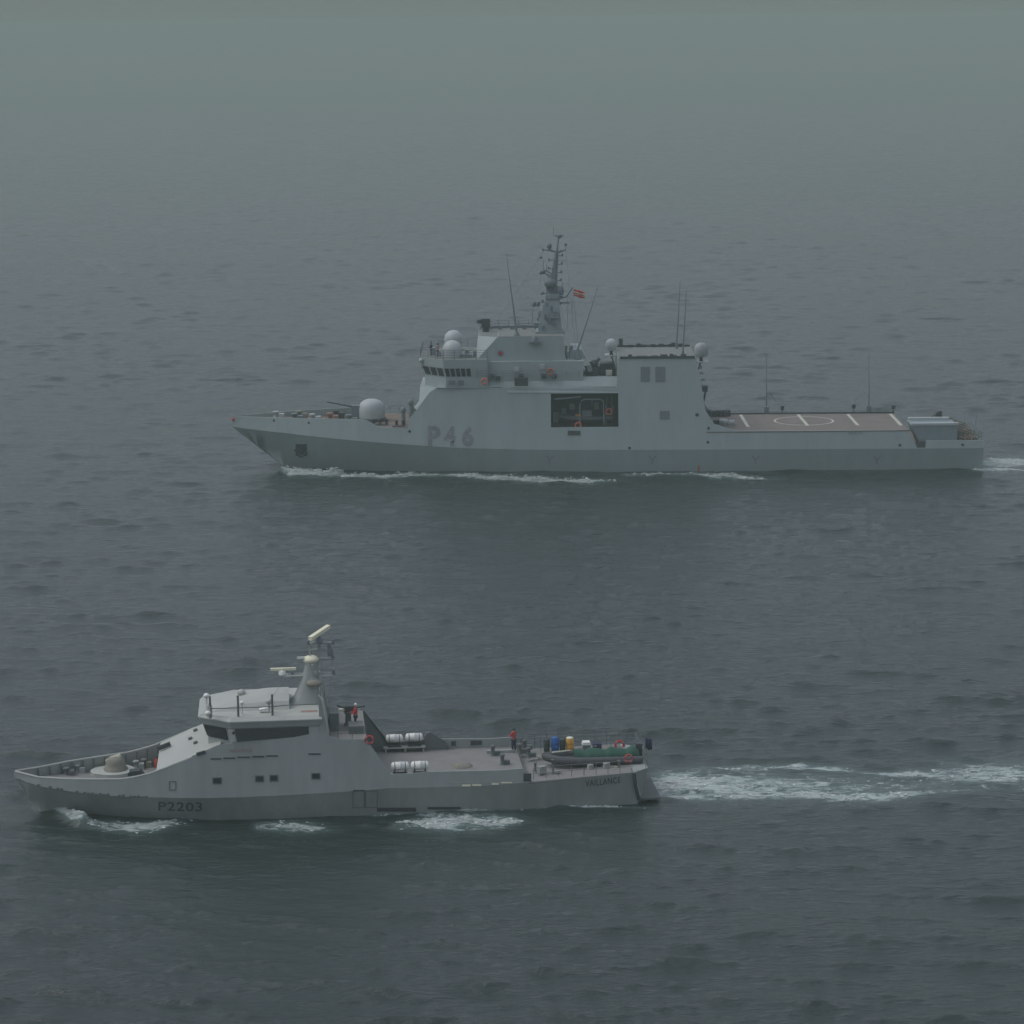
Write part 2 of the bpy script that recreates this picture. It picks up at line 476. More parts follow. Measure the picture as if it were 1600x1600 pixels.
def sea_material():
    m = bpy.data.materials.new('sea_water'); m.use_nodes = True
    nt = m.node_tree; b = nt.nodes['Principled BSDF']
    b.inputs['IOR'].default_value = 1.33
    b.inputs['Roughness'].default_value = 0.06
    b.inputs['Specular IOR Level'].default_value = 0.62
    tc = nt.nodes.new('ShaderNodeTexCoord')
    # large patches of slightly different water
    mp0 = nt.nodes.new('ShaderNodeMapping'); mp0.inputs['Scale'].default_value = (0.012, 0.008, 1)
    n0 = nt.nodes.new('ShaderNodeTexNoise'); n0.inputs['Scale'].default_value = 1.0; n0.inputs['Detail'].default_value = 3
    cr = nt.nodes.new('ShaderNodeValToRGB')
    cr.color_ramp.elements[0].color = (0.016, 0.028, 0.026, 1); cr.color_ramp.elements[0].position = 0.35
    cr.color_ramp.elements[1].color = (0.023, 0.036, 0.031, 1); cr.color_ramp.elements[1].position = 0.65
    nt.links.new(tc.outputs['Object'], mp0.inputs[0]); nt.links.new(mp0.outputs[0], n0.inputs['Vector'])
    nt.links.new(n0.outputs['Fac'], cr.inputs[0])
    # entrained bubbles tint the wake; lacy foam where the density is high
    def math_(op, a, c=None):
        q = nt.nodes.new('ShaderNodeMath'); q.operation = op; q.use_clamp = op in ('SUBTRACT', 'MULTIPLY')
        for i, w in enumerate((a, c)):
            if w is None: continue
            if isinstance(w, (int, float)): q.inputs[i].default_value = w
            else: nt.links.new(w, q.inputs[i])
        return q.outputs[0]
    at = nt.nodes.new('ShaderNodeAttribute'); at.attribute_name = 'froth'
    tu = nt.nodes.new('ShaderNodeMix'); tu.data_type = 'RGBA'; tu.inputs[7].default_value = (0.13, 0.20, 0.185, 1)
    nt.links.new(math_('MULTIPLY', at.outputs['Fac'], 0.85), tu.inputs['Factor']); nt.links.new(cr.outputs[0], tu.inputs[6])
    mpf = nt.nodes.new('ShaderNodeMapping'); mpf.inputs['Scale'].default_value = (0.75, 1.7, 1)
    nf = nt.nodes.new('ShaderNodeTexNoise'); nf.inputs['Scale'].default_value = 1.0; nf.inputs['Detail'].default_value = 8; nf.inputs['Roughness'].default_value = 0.72; nf.inputs['Distortion'].default_value = 0.9
    nt.links.new(tc.outputs['Object'], mpf.inputs[0]); nt.links.new(mpf.outputs[0], nf.inputs['Vector'])
    # foam cover = smooth step of (noise + density)
    ad = nt.nodes.new('ShaderNodeMath'); ad.operation = 'ADD'
    nt.links.new(nf.outputs['Fac'], ad.inputs[0]); nt.links.new(math_('MULTIPLY', at.outputs['Fac'], 0.42), ad.inputs[1])
    mr = nt.nodes.new('ShaderNodeMapRange'); mr.interpolation_type = 'SMOOTHSTEP'
    mr.inputs['From Min'].default_value = 0.66; mr.inputs['From Max'].default_value = 0.88
    nt.links.new(ad.outputs[0], mr.inputs['Value'])
    cov = math_('MULTIPLY', mr.outputs[0], 0.8)
    fm = nt.nodes.new('ShaderNodeMix'); fm.data_type = 'RGBA'; fm.inputs[7].default_value = (0.46, 0.53, 0.50, 1)
    nt.links.new(cov, fm.inputs['Factor']); nt.links.new(tu.outputs[2], fm.inputs[6])
    nt.links.new(fm.outputs[2], b.inputs['Base Color'])
    rr = nt.nodes.new('ShaderNodeMapRange'); rr.inputs['To Min'].default_value = 0.06; rr.inputs['To Max'].default_value = 0.9
    nt.links.new(cov, rr.inputs['Value']); nt.links.new(rr.outputs[0], b.inputs['Roughness'])
    prev = None
    for sc, dist, det in (((1.3, 3.0, 1), 0.13, 7), ((0.40, 1.3, 1), 0.22, 5)):
        mp = nt.nodes.new('ShaderNodeMapping'); mp.inputs['Scale'].default_value = sc
        mp.inputs['Rotation'].default_value = (0, 0, math.radians(-6 if det == 4 and sc[0] < 1 else 9))
        n = nt.nodes.new('ShaderNodeTexNoise'); n.inputs['Scale'].default_value = 1.0
        n.inputs['Detail'].default_value = det; n.inputs['Roughness'].default_value = 0.6
        bu = nt.nodes.new('ShaderNodeBump'); bu.inputs['Strength'].default_value = 1.0
        bu.inputs['Distance'].default_value = dist
        nt.links.new(tc.outputs['Object'], mp.inputs[0]); nt.links.new(mp.outputs[0], n.inputs['Vector'])
        nt.links.new(n.outputs['Fac'], bu.inputs['Height'])
        if prev: nt.links.new(prev.outputs[0], bu.inputs['Normal'])
        prev = bu
    nt.links.new(prev.outputs[0], b.inputs['Normal'])
    return m
M['sea'] = sea_material()

def build_sea():
    NR, NC = 2100, 900
    D = 114.0 * (1500.0 / 114.0) ** ((np.arange(NR) / (NR - 1.0)) ** 1.08)
    u = np.linspace(-1, 1, NC)
    hw = D * 0.2 * 1.32 + 12
    X = u[None, :] * hw[:, None]; Y = np.repeat(D[:, None], NC, 1)
    dy = np.gradient(D)[:, None]
    Z = eta(X, Y, np.repeat(dy, NC, 1))
    edge = np.clip((1 - np.abs(u))[None, :] * 12, 0, 1) * np.clip((1 - np.arange(NR) / (NR - 1.0))[:, None] * 20, 0, 1) * np.clip(np.arange(NR)[:, None] / 30.0, 0, 1)
    Z = Z * edge
    co = np.stack([X, Y, Z], -1).reshape(-1, 3)
    nv = co.shape[0]
    # surrounding flat skirt reaching the horizon
    R = 42000.0
    ring_idx = list(range(0, NC)) + [r * NC + NC - 1 for r in range(1, NR)] + [(NR - 1) * NC + c for c in range(NC - 2, -1, -1)] + [r * NC for r in range(NR - 2, 0, -1)]
    ii = np.arange(NR * NC).reshape(NR, NC)
    q = np.stack([ii[:-1, :-1], ii[:-1, 1:], ii[1:, 1:], ii[1:, :-1]], -1).reshape(-1, 4)
    corners = np.array([[-R, -R, 0], [R, -R, 0], [R, R, 0], [-R, R, 0]], float)
    co = np.concatenate([co, corners])
    c0, c1, c2, c3 = nv, nv + 1, nv + 2, nv + 3
    faces_extra = []
    bottom = [int(i) for i in ii[0, :]]; right = [int(i) for i in ii[:, -1]]
    top = [int(i) for i in ii[-1, ::-1]]; left = [int(i) for i in ii[::-1, 0]]
    def fan(line, ca, cb):
        out = [(line[k], ca, line[k + 1]) for k in range(len(line) - 1)]
        out.append((line[-1], ca, cb)); return out
    tris = fan(bottom, c0, c1) + fan(right, c1, c2) + fan(top, c2, c3) + fan(left, c3, c0)
    tris = [(a, b, c) for a, b, c in tris]
    me = bpy.data.meshes.new('sea')
    nq, nt_ = len(q), len(tris)
    me.vertices.add(len(co)); me.vertices.foreach_set('co', co.astype(np.float32).ravel())
    loops = np.concatenate([q.ravel(), np.array(tris).ravel()]).astype(np.int32)
    me.loops.add(len(loops)); me.loops.foreach_set('vertex_index', loops)
    me.polygons.add(nq + nt_)
    starts = np.concatenate([np.arange(nq) * 4, nq * 4 + np.arange(nt_) * 3]).astype(np.int32)
    me.polygons.foreach_set('loop_start', starts)
    me.polygons.foreach_set('use_smooth', np.concatenate([np.ones(nq, bool), np.zeros(nt_, bool)]))
    me.update(calc_edges=True); me.validate()
    fr_ = np.concatenate([froth_at(X, Y).ravel(), np.zeros(4)]).astype(np.float32)
    att = me.attributes.new('froth', 'FLOAT', 'POINT')
    if len(me.vertices) == len(fr_): att.data.foreach_set('value', fr_)
    me.materials.append(M['sea'])
    o = bpy.data.objects.new('sea', me); COL.objects.link(o)
    tag(o, kind='structure')
    return o
build_sea()

# ------------------------------------------------------------------ haze
def build_haze():
    m = bpy.data.materials.new('haze_air'); m.use_nodes = True
    nt = m.node_tree; nt.nodes.clear()
    o = nt.nodes.new('ShaderNodeOutputMaterial'); v = nt.nodes.new('ShaderNodeVolumePrincipled')
    v.inputs['Density'].default_value = HAZE_DENSITY
    v.inputs['Color'].default_value = HAZE_COLOR
    v.inputs['Anisotropy'].default_value = 0.0
    nt.links.new(v.outputs[0], o.inputs['Volume'])
    M['haze'] = m
    R = 42500.0
    h = MB().box(-R, R, -R, R, -2.5, 58.0).build('haze', 'haze')
    tag(h, kind='stuff')
build_haze()

# ------------------------------------------------------------------ the large patrol ship
def make_origin(px, py, Y):
    p = at_depth(px, py, Y); return Vector((p.x, p.y, 0.0))

def piece(pts, s):
    return float(np.interp(s, [p[0] for p in pts], [p[1] for p in pts]))

def hull_lower(hull, S, name, material, parent):
    mb = MB()
    for sg in (-1, 1):
        rows = []
        for t in (None, 0.0, 0.5, 1.0):
            row = []
            for s in S:
                zk = hull.zk(s)
                z = hull.keel if t is None else zk * t
                stem = hull.stem(z) if hull.stem else 0.0
                ss = max(s, stem)
                row.append((ss, sg * hull.b(ss, z) if ss > stem + 1e-6 else 0.0, z if ss == s else min(z, hull.zk(ss))))
            rows.append(row)
        n = len(S)
        vs = [p for r in rows for p in r]; fs = []
        for k in range(len(rows) - 1):
            for i in range(n - 1):
                fs.append((k * n + i, k * n + i + 1, (k + 1) * n + i + 1, (k + 1) * n + i))
        mb.add(vs, fs, True)
    # transom
    s = S[-1]; zk = hull.zk(s)
    ring = [(s, -hull.b(s, hull.keel), hull.keel), (s, -hull.b(s, 0), 0), (s, -hull.b(s, zk), zk), (s, hull.b(s, zk), zk), (s, hull.b(s, 0), 0), (s, hull.b(s, hull.keel), hull.keel)]
    mb.add(ring, [tuple(range(6))])
    return mb

def hull_upper(hull, top, thick=0.15, holes=(), sides=(-1, 1), smin=0.0):
    """plating above the knuckle up to the outline top [(s,z)], with thickness; holes = [(s0,s1,z0,z1)]"""
    mb = MB()
    S = sorted(set([p[0] for p in top] + [h[0] for h in holes] + [h[1] for h in holes] + list(np.arange(top[0][0], top[-1][0], 2.0))))
    cols = [S[0]]
    for a in S[1:]:
        if a - cols[-1] > 0.004: cols.append(a)
    def cell(sg, a, b_, za0, za1, zb0, zb1):
        def P(s, z, o): 
            w = max(0.0, hull.b(s, z) - o); return (s, sg * w, z)
        vs = [P(a, za0, 0), P(b_, zb0, 0), P(b_, zb1, 0), P(a, za1, 0), P(a, za0, thick), P(b_, zb0, thick), P(b_, zb1, thick), P(a, za1, thick)]
        mb.add(vs, [(0, 1, 2, 3), (4, 7, 6, 5), (3, 2, 6, 7)], False)
        return vs
    for a, b_ in zip(cols[:-1], cols[1:]):
        za, zb = hull.zk(a), hull.zk(b_)
        ta, tb = max(za, piece(top, a)), max(zb, piece(top, b_))
        if ta - za < 0.003 and tb - zb < 0.003: continue
        h = [q for q in holes if a >= q[0] - 1e-6 and b_ <= q[1] + 1e-6]
        for sg in sides:
            if h:
                q = h[0]
                vs = cell(sg, a, b_, za, q[2], zb, q[2]); vs = cell(sg, a, b_, q[3], ta, q[3], tb)
                mb.add(vs, [(0, 1, 5, 4)])
            else:
                cell(sg, a, b_, za, ta, zb, tb)
    return mb

def deck_strip(hull, pts, name, material, parent, inset=0.1, step=2.0):
    """deck surface through [(s,z)] spanning the beam, as a slab"""
    mb = MB()
    S = sorted(set([p[0] for p in pts] + list(np.arange(pts[0][0], pts[-1][0], step))))
    rings = []
    for s in S:
        z = piece(pts, s); w = max(0.01, hull.b(s, z) - inset)
        rings.append([(s, -w, z), (s, w, z), (s, w, z - 0.12), (s, -w, z - 0.12)])
    mb.loft(rings)
    return mb.build(name, material, parent)

# bow tip of the large ship
A_OFF = math.radians(-0.75)
F1 = Frame(make_origin(362, 652, 314.8), A_OFF)
H1 = Hull(F1, [0, 3, 6, 10, 16, 24, 34, 48, 80, 94], [0, 0, 0.0, 1.5, 3.3, 5.0, 6.2, 6.6, 6.6, 6.3],
          [0.0, 1.5, 2.7, 4.1, 5.5, 6.5, 6.95, 7.1, 7.1, 6.9],
          [(365, 667), (450, 677), (550, 688), (640, 695), (720, 700), (850, 703), (1100, 702.5), (1400, 701), (1537, 700)], 0.15)
zb0 = F1.fv(365, 667, 0)[1]
H1.stem = lambda z: max(0.0, (zb0 - z) / zb0 * 6.2) if z < zb0 else 0.0

def build_p46():
    root = empty('patrol_ship', F1.O, F1.a,
                 'large grey-green naval ship marked P46, with tall mast and red-brown flight deck', 'patrol ship')
    fr, H = F1, H1
    SE = H.side(1537, 700)[0]
    S = [0, 1, 2, 3, 4.5, 6.0, 6.4, 7.5, 9, 11] + list(np.arange(14, SE, 3.0)) + [SE]
    hull_lower(H, S, 'hull', 'p46_hull', root).build('hull', 'p46_hull', root)
    # upper plating outline
    opx = [(365.5, 650), (450, 653), (560, 655), (573, 657), (592, 667), (637, 670), (638, 656), (654, 636), (671, 613), (682, 606),
           (964, 606), (966, 560), (1087, 560), (1094, 590), (1102, 640), (1116, 663), (1150, 673.5), (1420, 672), (1433, 699.5),
           (1446, 699.8), (1447, 688), (1537, 688)]
    top = sorted([H.side(*p) for p in opx]); top[0] = (0.0, top[0][1])
    hb = H.side(861, 668); hc = H.side(966, 614.5)
    hole = (hb[0], hc[0], hb[1], hc[1])
    hull_upper(H, top, 0.15, [hole]).build('side_plating', 'p46_hull', root)
    def Z(px, py): return H.side(px, py)[1]
    def X(px, py): return H.side(px, py)[0]
    zfd = Z(610, 668); zup = Z(800, 606); zfl = Z(1250, 673.5); zfun = Z(1030, 560); zq = Z(1490, 688) - 1.0
    sfront = X(638, 660)
    # decks
    deck_strip(H, [(0.6, Z(450, 653) - 0.35), (X(500, 665), zfd), (X(690, 668), zfd)], 'foredeck', 'p46_foredeck', root)
    deck_strip(H, [(X(684, 606), zup), (X(962, 606), zup)], 'upper_deck', 'p46_deck', root, 0.16)
    fd = deck_strip(H, [(X(1104, 673), zfl), (X(1420, 672), zfl)], 'flight_deck', 'p46_deck', root, -0.05)
    deck_strip(H, [(X(1405, 700), zq), (SE - 0.02, zq)], 'quarter_deck', 'p46_foredeck', root, 0.1)
    # aft end walls
    w = MB(); s = X(1424, 680)
    w.box(s - 0.5, s - 0.3, -H.b(s, zfl) + 0.2, H.b(s, zfl) - 0.2, zq, zfl - 0.13)
    w.build('aft_bulkhead', 'p46_house', root)
    # flight deck markings (paint lies a few mm above the deck)
    zm = zfl + 0.012
    for (x0, y0, x1, y1) in ((1157, 648, 1169, 667), (1247, 647.5, 1262, 665), (1324.5, 647, 1340.5, 664.5), (1391, 646.5, 1408, 664.5)):
        a = fr.fz(x0, y0, zm); b_ = fr.fz(x1, y1, zm)
        m = MB(); m.add([(a[0] - .2, a[1], zm), (a[0] + .2, a[1], zm), (b_[0] + .2, b_[1], zm), (b_[0] - .2, b_[1], zm)], [(0, 1, 2, 3)])
        m.build('deck_line', 'marking', fd)
    c = fr.fz(1256, 657.5, zm); m = MB(); n = 48; R1, R2 = 3.75, 3.5
    vs = [(c[0] + R * math.cos(2 * PI * k / n), c[1] + R * math.sin(2 * PI * k / n) * 0.95, zm + 0.004) for R in (R1, R2) for k in range(n)]
    m.add(vs, [(k, (k + 1) % n, n + (k + 1) % n, n + k) for k in range(n)])
    m.build('landing_circle', 'marking', fd)
    m = MB(); vs = []
    m.add([(c[0] - 15, c[1] - .09, zm + .002), (c[0] + 12, c[1] - .09, zm + .002), (c[0] + 12, c[1] + .09, zm + .002), (c[0] - 15, c[1] + .09, zm + .002)], [(0, 1, 2, 3)])
    m.build('centre_line', 'mast_grey', fd)
    # superstructure front: sloping corner facets and a steep centre face
    A = H.side(682, 606); B = H.side(654, 636.5); Cq = fr.fv(656.5, 606.5, -4.2); E = fr.fv(653, 645, -4.2); L = H.side(638, 657)
    mb = MB(); zt = A[1]
    for sg in (-1, 1):
        bA = H.b(*A); bB = H.b(*B); bL = H.b(*L); vC = 4.2
        P = [(A[0], sg * bA, zt), (B[0], sg * bB, B[1]), (Cq[0], sg * vC, zt), (E[0], sg * vC, zfd), (L[0], sg * bL, L[1]), (A[0], sg * vC, zt)]
        mb.add(P, [(0, 1, 2), (1, 4, 3, 2), (0, 2, 5)])
    mb.add([(Cq[0], -4.2, zt), (E[0], -4.2, zfd), (E[0], 4.2, zfd), (Cq[0], 4.2, zt), (A[0], -4.2, zt), (A[0], 4.2, zt)], [(0, 1, 2, 3), (0, 3, 5, 4)])
    mb.build('forward_bulkhead', 'p46_house', root)
    # sloped band above the side: upper deck bulwark
    mb = MB()
    b0 = [H.side(684, 605.5), H.side(958, 605.5), H.side(967.5, 613)]
    for sg in (-1, 1):
        s0 = X(682, 606); s1 = X(959, 606); z1 = fr.fv(800, 590.5, -H.b(40, zup) + 0.35)[1]
        s2 = fr.fv(690, 590, -6)[0]; s3 = fr.fv(962, 590, -6)[0]; s4, z4 = H.side(969, 613.5)
        bo = H.b(s0, zt) + 0.22
        P = [(s0 - 0.1, sg * bo, zt + 0.02), (s1, sg * bo, zt + 0.02), (s3, sg * (bo - 0.75), z1), (s2, sg * (bo - 0.75), z1)]
        Q = [(p[0], p[1] - sg * 0.14, p[2]) for p in P]
        mb.add(P + Q, [(0, 1, 2, 3), (4, 7, 6, 5), (3, 2, 6, 7), (0, 4, 5, 1), (0, 3, 7, 4)])
        mb.add([(s1, sg * bo, zt + .02), (s4, sg * (H.b(s4, z4) + 0.02), z4), (s3 + .9, sg * (bo - 0.75), z1), (s3, sg * (bo - 0.75), z1)], [(0, 1, 2, 3)])
        # soffit over the boat bay
        sh = X(861, 610)
        mb.add([(sh - 6, sg * bo, zt), (s1, sg * bo, zt), (s4, sg * (H.b(s4, z4) + 0.03), z4), (sh - 5, sg * (H.b(sh, z4) + 0.03), z4 + .1)], [(0, 1, 2, 3)])
    mb.build('upper_bulwark', 'p46_house', root)
    # boat bay: recess behind the opening
    s0, s1, z0, z1 = hole
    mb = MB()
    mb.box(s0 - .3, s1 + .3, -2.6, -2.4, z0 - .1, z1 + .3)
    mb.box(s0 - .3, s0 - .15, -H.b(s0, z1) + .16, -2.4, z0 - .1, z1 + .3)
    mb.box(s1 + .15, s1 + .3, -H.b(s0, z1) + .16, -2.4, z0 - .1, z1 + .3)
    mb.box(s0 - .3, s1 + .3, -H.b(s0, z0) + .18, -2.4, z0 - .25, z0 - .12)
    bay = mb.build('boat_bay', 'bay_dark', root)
    gm = MB()
    def yv(px, py, v): return fr.pt(px, py, v)
    v1 = -5.6
    gm.tube([yv(906, 664, v1), yv(906, 632, v1), yv(909, 626, v1), yv(914, 624, v1), yv(938, 624, v1), yv(943, 627, v1), yv(944, 664, v1)], 0.09, 6)
    gm.tube([yv(925, 624, v1), yv(925, 634, v1)], 0.05, 5)
    for xx in (948, 956): gm.tube([yv(xx, 667, -5), yv(xx, 619, -5)], 0.04, 5)
    gm.build('boat_davit', 'louvre', bay); MB().tube([yv(866, 624, v1), yv(908, 620, v1)], 0.12, 6).build('crane_jib', 'louvre', bay)
    mb = MB(); H.patch(mb, 887, 673, 907, 680, 0.05); mb.build('hull_grating', 'dark_steel', root)
    # funnel and hangar block
    mb = MB()
    sa, sb = X(966, 560), X(1087, 560); zt2 = zfun
    wv = H.b(sa, zt2)
    saf, zaf = H.side(1102, 640)
    sbb, zbb = X(1116, 668), zfl
    # front wall, roof, aft wall
    mb.add([(sa, -wv, zt2), (sb, -wv, zt2), (sb, wv, zt2), (sa, wv, zt2)], [(0, 1, 2, 3)])
    mb.add([(sa, -wv + .02, zt2), (sa, wv - .02, zt2), (sa - .02, H.b(sa, zup) - .02, zup), (sa - .02, -H.b(sa, zup) + .02, zup)], [(0, 1, 2, 3)])
    cur = (sb, wv, zt2)
    for (px, py) in ((1094, 590), (1102, 640), (1112, 657), (1116, 673)):
        s_, z_ = H.side(px, py)
        if py == 673: z_ = zfl
        if py == 673: s_ = X(1104, 650)
        if py == 657: s_, z_ = X(1104, 655), Z(1104, 655)
        nx = (s_, H.b(s_, z_) - .02, z_)
        mb.add([(cur[0], -cur[1], cur[2]), (cur[0], cur[1], cur[2]), (nx[0], nx[1], nx[2]), (nx[0], -nx[1], nx[2])], [(0, 1, 2, 3)])
        cur = nx
    blk = mb.build('funnel_block', 'p46_house', root)
    for x0, x1 in ((1001, 1015), (1024, 1039)):
        mb = MB(); H.patch(mb, x0, 573, x1, 596, 0.06); lv = mb.build('exhaust_louvre', 'dark_steel', blk)
    M_l = M['louvre'] = mat('louvre', (0.14, 0.17, 0.175), 0.7, 0.1, 2)
    for o in blk.children: o.data.materials[0] = M_l
    mb = MB(); H.patch(mb, 1031, 642, 1046, 655, 0.05); mb.build('vent_grille', 'louvre', blk)
    mb = MB()
    q = H.pt(1089, 648, 0.02); mb.tube([q, (q[0], q[1] - .06, q[2])], 0.22, 12)
    mb.build('scuttle', 'dark_steel', blk)
    rf = MB().box(sa + .05, sb - .05, -wv + .05, wv - .05, zt2 + .004, zt2 + .05).build('funnel_roof', 'roof_grey', blk)
    for sg in (-1, 1): MB().box(sa + .2, sb - .1, sg * wv - .1, sg * wv + .1, zt2, zt2 + .28).build('roof_coaming', 'dark_steel', rf)
    for k in range(8):
        s_ = sa + 1 + (k + rnd.random() * .7) * (sb - sa - 2) / 8
        MB().box(s_, s_ + .4 + .5 * rnd.random(), -wv + .15, -wv + .45, zt2 + .05, zt2 + .3 + .25 * rnd.random()).build('roof_fitting', 'dark_steel', rf)
        MB().box(s_ + .3, s_ + .9, wv - .4, wv - .1, zt2 + .05, zt2 + .35 + .3 * rnd.random()).build('roof_fitting', 'dark_steel', rf)
    # whip aerials on the funnel roof
    for (xb, yb, xt, yt, v) in ((1057, 547, 1063, 438, 3.5), (1067, 556, 1072.5, 452, -4.5)):
        m = MB(); a = fr.pt(xb, yb, v); b_ = fr.pt(xt, yt, v)
        mid = tuple(a[i] * .55 + b_[i] * .45 for i in range(3))
        m.tube([(a[0], v, zt2), (a[0], v, zt2 + 0.8)], 0.16, 8)
        m.tube([(a[0], v, zt2 + .6), mid, b_], [0.11, 0.08, 0.03], 6); m.build('whip_aerial', 'mast_grey', root)
    # satellite domes
    def dome(px, py, r, v, zbase, foot=None):
        c_ = fr.pt(px, py, v); m = MB()
        m.lathe((c_[0], v, c_[2]), [(r * math.sqrt(max(0, 1 - t * t)) if t > 0 else r * (1 + 0.06 * t), t * r) for t in [-1.05, -.5, 0, .2, .4, .6, .75, .87, .96, .999]], 24)
        d = m.build('satellite_dome', 'dome', root)
        p = MB(); p.lathe((c_[0], v, zbase), [(r * .6, 0), (r * .45, (c_[2] - r * 1.05 - zbase) * .5), (r * .75, c_[2] - r * 1.04 - zbase)], 14)
        p.build('pedestal', 'mast_grey', d)
        return c_
    zbr = None
    # bridge ------------------------------------------------
    def lv(px, py, v): return fr.fv(px, py, v)
    vb = -5.8
    z_sill = lv(715, 590, vb)[1]; z_head = lv(715, 574.5, vb)[1]; z_roof = lv(715, 562, vb)[1]
    s_aft = lv(762, 590, vb)[0]
    sN = lv(697, 590, vb)[0]; sF = lv(664, 588, -3.0)[0]
    def bplan(g, df):   # g widens, df moves the front forward
        w_ = -vb + g
        return [(sF - df, -2.9), (sN - df * .6, -w_), (s_aft, -w_), (s_aft, w_), (sN - df * .6, w_), (sF - df, 2.9)]
    br = MB().plan([(bplan(0.0, 0.0), zup), (bplan(0.0, 0.0), z_sill), (bplan(0.12, 0.45), z_head), (bplan(0.16, 0.55), z_roof)]).build('bridge', 'p46_house', root)
    # windows round the bridge
    P0 = bplan(0.0, 0.0); P1 = bplan(0.12, 0.45)
    def wins(i, j, n, f0_=0.03, f1_=0.97, only=None):
        a0, b0_ = Vector((*P0[i], z_sill)), Vector((*P0[j], z_sill)); a1, b1_ = Vector((*P1[i], z_head)), Vector((*P1[j], z_head))
        nrm = (b0_ - a0).cross(Vector((0, 0, 1))).normalized()
        ctr = Vector(((sF + s_aft) / 2, 0, z_sill))
        if nrm.dot(a0 - ctr) < 0: nrm = -nrm
        for k in range(n):
            t0 = f0_ + (f1_ - f0_) * (k + .12) / n; t1 = f0_ + (f1_ - f0_) * (k + .88) / n
            vs = []
            for off in (0.04, -0.05):
                for t, h in ((t0, .12), (t1, .12), (t1, .92), (t0, .92)):
                    p = (a0.lerp(b0_, t)).lerp(a1.lerp(b1_, t), h) + nrm * off
                    vs.append(tuple(p))
            m = MB().add(vs, [(0, 1, 2, 3), (0, 4, 5, 1), (1, 5, 6, 2), (2, 6, 7, 3), (3, 7, 4, 0)])
            m.build('window', 'glass', br)
    wins(0, 1, 3); wins(5, 4, 3); wins(5, 0, 5); wins(1, 2, 5, 0.0, 0.62); wins(4, 3, 5, 0.0, 0.62)
    # doors and boxes under the bridge wing
    for (x0, y0, x1, y1) in ((701, 594, 711, 601), (716, 594, 725, 602)):
        a = fr.pt(x0, y1, -6.25); b_ = fr.pt(x1, y0, -6.25)
        MB().box(a[0], b_[0], -6.45, -6.3, a[2], b_[2]).build('bulwark_opening', 'louvre', root)
    MB().add([(s, v * .97, z_roof + .01) for s, v in bplan(0.1, 0.45)], [tuple(range(6))]).build('bridge_roof', 'roof_grey', br)
    # bridge roof rail with dodger
    mb = MB(); ring = [(s, v, z_roof) for s, v in bplan(0.1, 0.5)]
    mb.rail(ring[:3], 1.15, 4, 1.3, 0.03); mb.rail(ring[3:], 1.15, 4, 1.3, 0.03); mb.rail([ring[5], ring[0]], 1.15, 4, 1.3, .03)
    mb.build('roof_railing', 'mast_grey', br)
    for (xa, xb, y0, y1, v) in ((672, 681, 543, 560, -1), (684, 689, 548, 562, -2), (722, 738, 553, 566, -4), (727, 733, 546, 556, -3), (740, 744, 548, 566, -3)):
        a = fr.fv(xa, y1, v); b_ = fr.fv(xb, y0, v); MB().box(a[0], b_[0], v - .5, v + .4, z_roof, b_[1]).build('deck_locker', 'mast_grey', br)
    a = fr.pt(658, 563, -3.2); m = MB(); m.ball(a, .28, n=10, m=6); m.tube([(a[0], a[1], a[2] - .9), (sF + .1, -2.6, a[2] - .9)], .05, 5); m.tube([a, (a[0], a[1], a[2] - .9)], .07, 6)
    m.build('searchlight', 'dome', br)
    dome(706.7, 547, 1.22, -3.6, z_roof); dome(708.4, 530, 1.15, 3.6, z_roof)
    # accommodation tiers behind the bridge
    vt = -5.3
    zT = lv(800, 565, vt)[1]
    mb = MB(); s0 = lv(736, 590, vt)[0]; s1 = lv(911, 590, vt)[0]; s2 = lv(905, 560, vt)[0]
    mb.prism([(s0, zup), (s1, zup), (s2 + .5, zT + .0), (s0, zT)], vt, -vt)
    mb.build('deckhouse', 'p46_house', root)
    # upper block with slanted forward corners
    vu = -4.6; vm = -2.6
    a = lv(743, 566, vu); t_ = lv(777, 527, vu); e = lv(747, 526, vm); g = lv(880, 526, vu); h = lv(884, 558, vu)
    zU = t_[1]
    mb = MB()
    for sg in (-1, 1):
        W_, Wm = -vu * sg, -vm * sg
        mb.add([(a[0], W_, zT), (t_[0], W_, zU), (g[0], W_, zU), (h[0], W_, zT)], [(0, 1, 2, 3)])
        mb.add([(a[0], W_, zT), (e[0], Wm, zU), (t_[0], W_, zU), (a[0], Wm, zT)], [(0, 1, 2), (0, 3, 1)])
    mb.add([(e[0], -2.6, zU), (e[0], 2.6, zU), (t_[0], 4.6, zU), (g[0], 4.6, zU), (g[0], -4.6, zU), (t_[0], -4.6, zU)], [tuple(range(6))])
    mb.add([(a[0], -2.6, zT), (a[0], 2.6, zT), (e[0], 2.6, zU), (e[0], -2.6, zU)], [(0, 1, 2, 3)])
    mb.add([(h[0], -4.6, zT), (h[0], 4.6, zT), (g[0], 4.6, zU), (g[0], -4.6, zU)], [(0, 1, 2, 3)])
    up = mb.build('upper_house', 'p46_house', root)
    MB().prism([(t_[0] + .1, zU + .004), (g[0] - .05, zU + .004), (g[0] - .05, zU + .06), (t_[0] + .1, zU + .06)], -4.55, 4.55).build('house_roof', 'roof_grey', up)
    MB().add([(e[0] + .05, -2.5, zU + .03), (t_[0], -4.4, zU + .03), (t_[0], 4.4, zU + .03), (e[0] + .05, 2.5, zU + .03)], [(0, 1, 2, 3)]).build('house_roof', 'roof_grey', up)
    mb = MB(); mb.rail([(e[0] + .2, 2.5, zU), (t_[0], 4.4, zU), (g[0] - 3, 4.4, zU)], 1.0, 3, 1.3, .03)
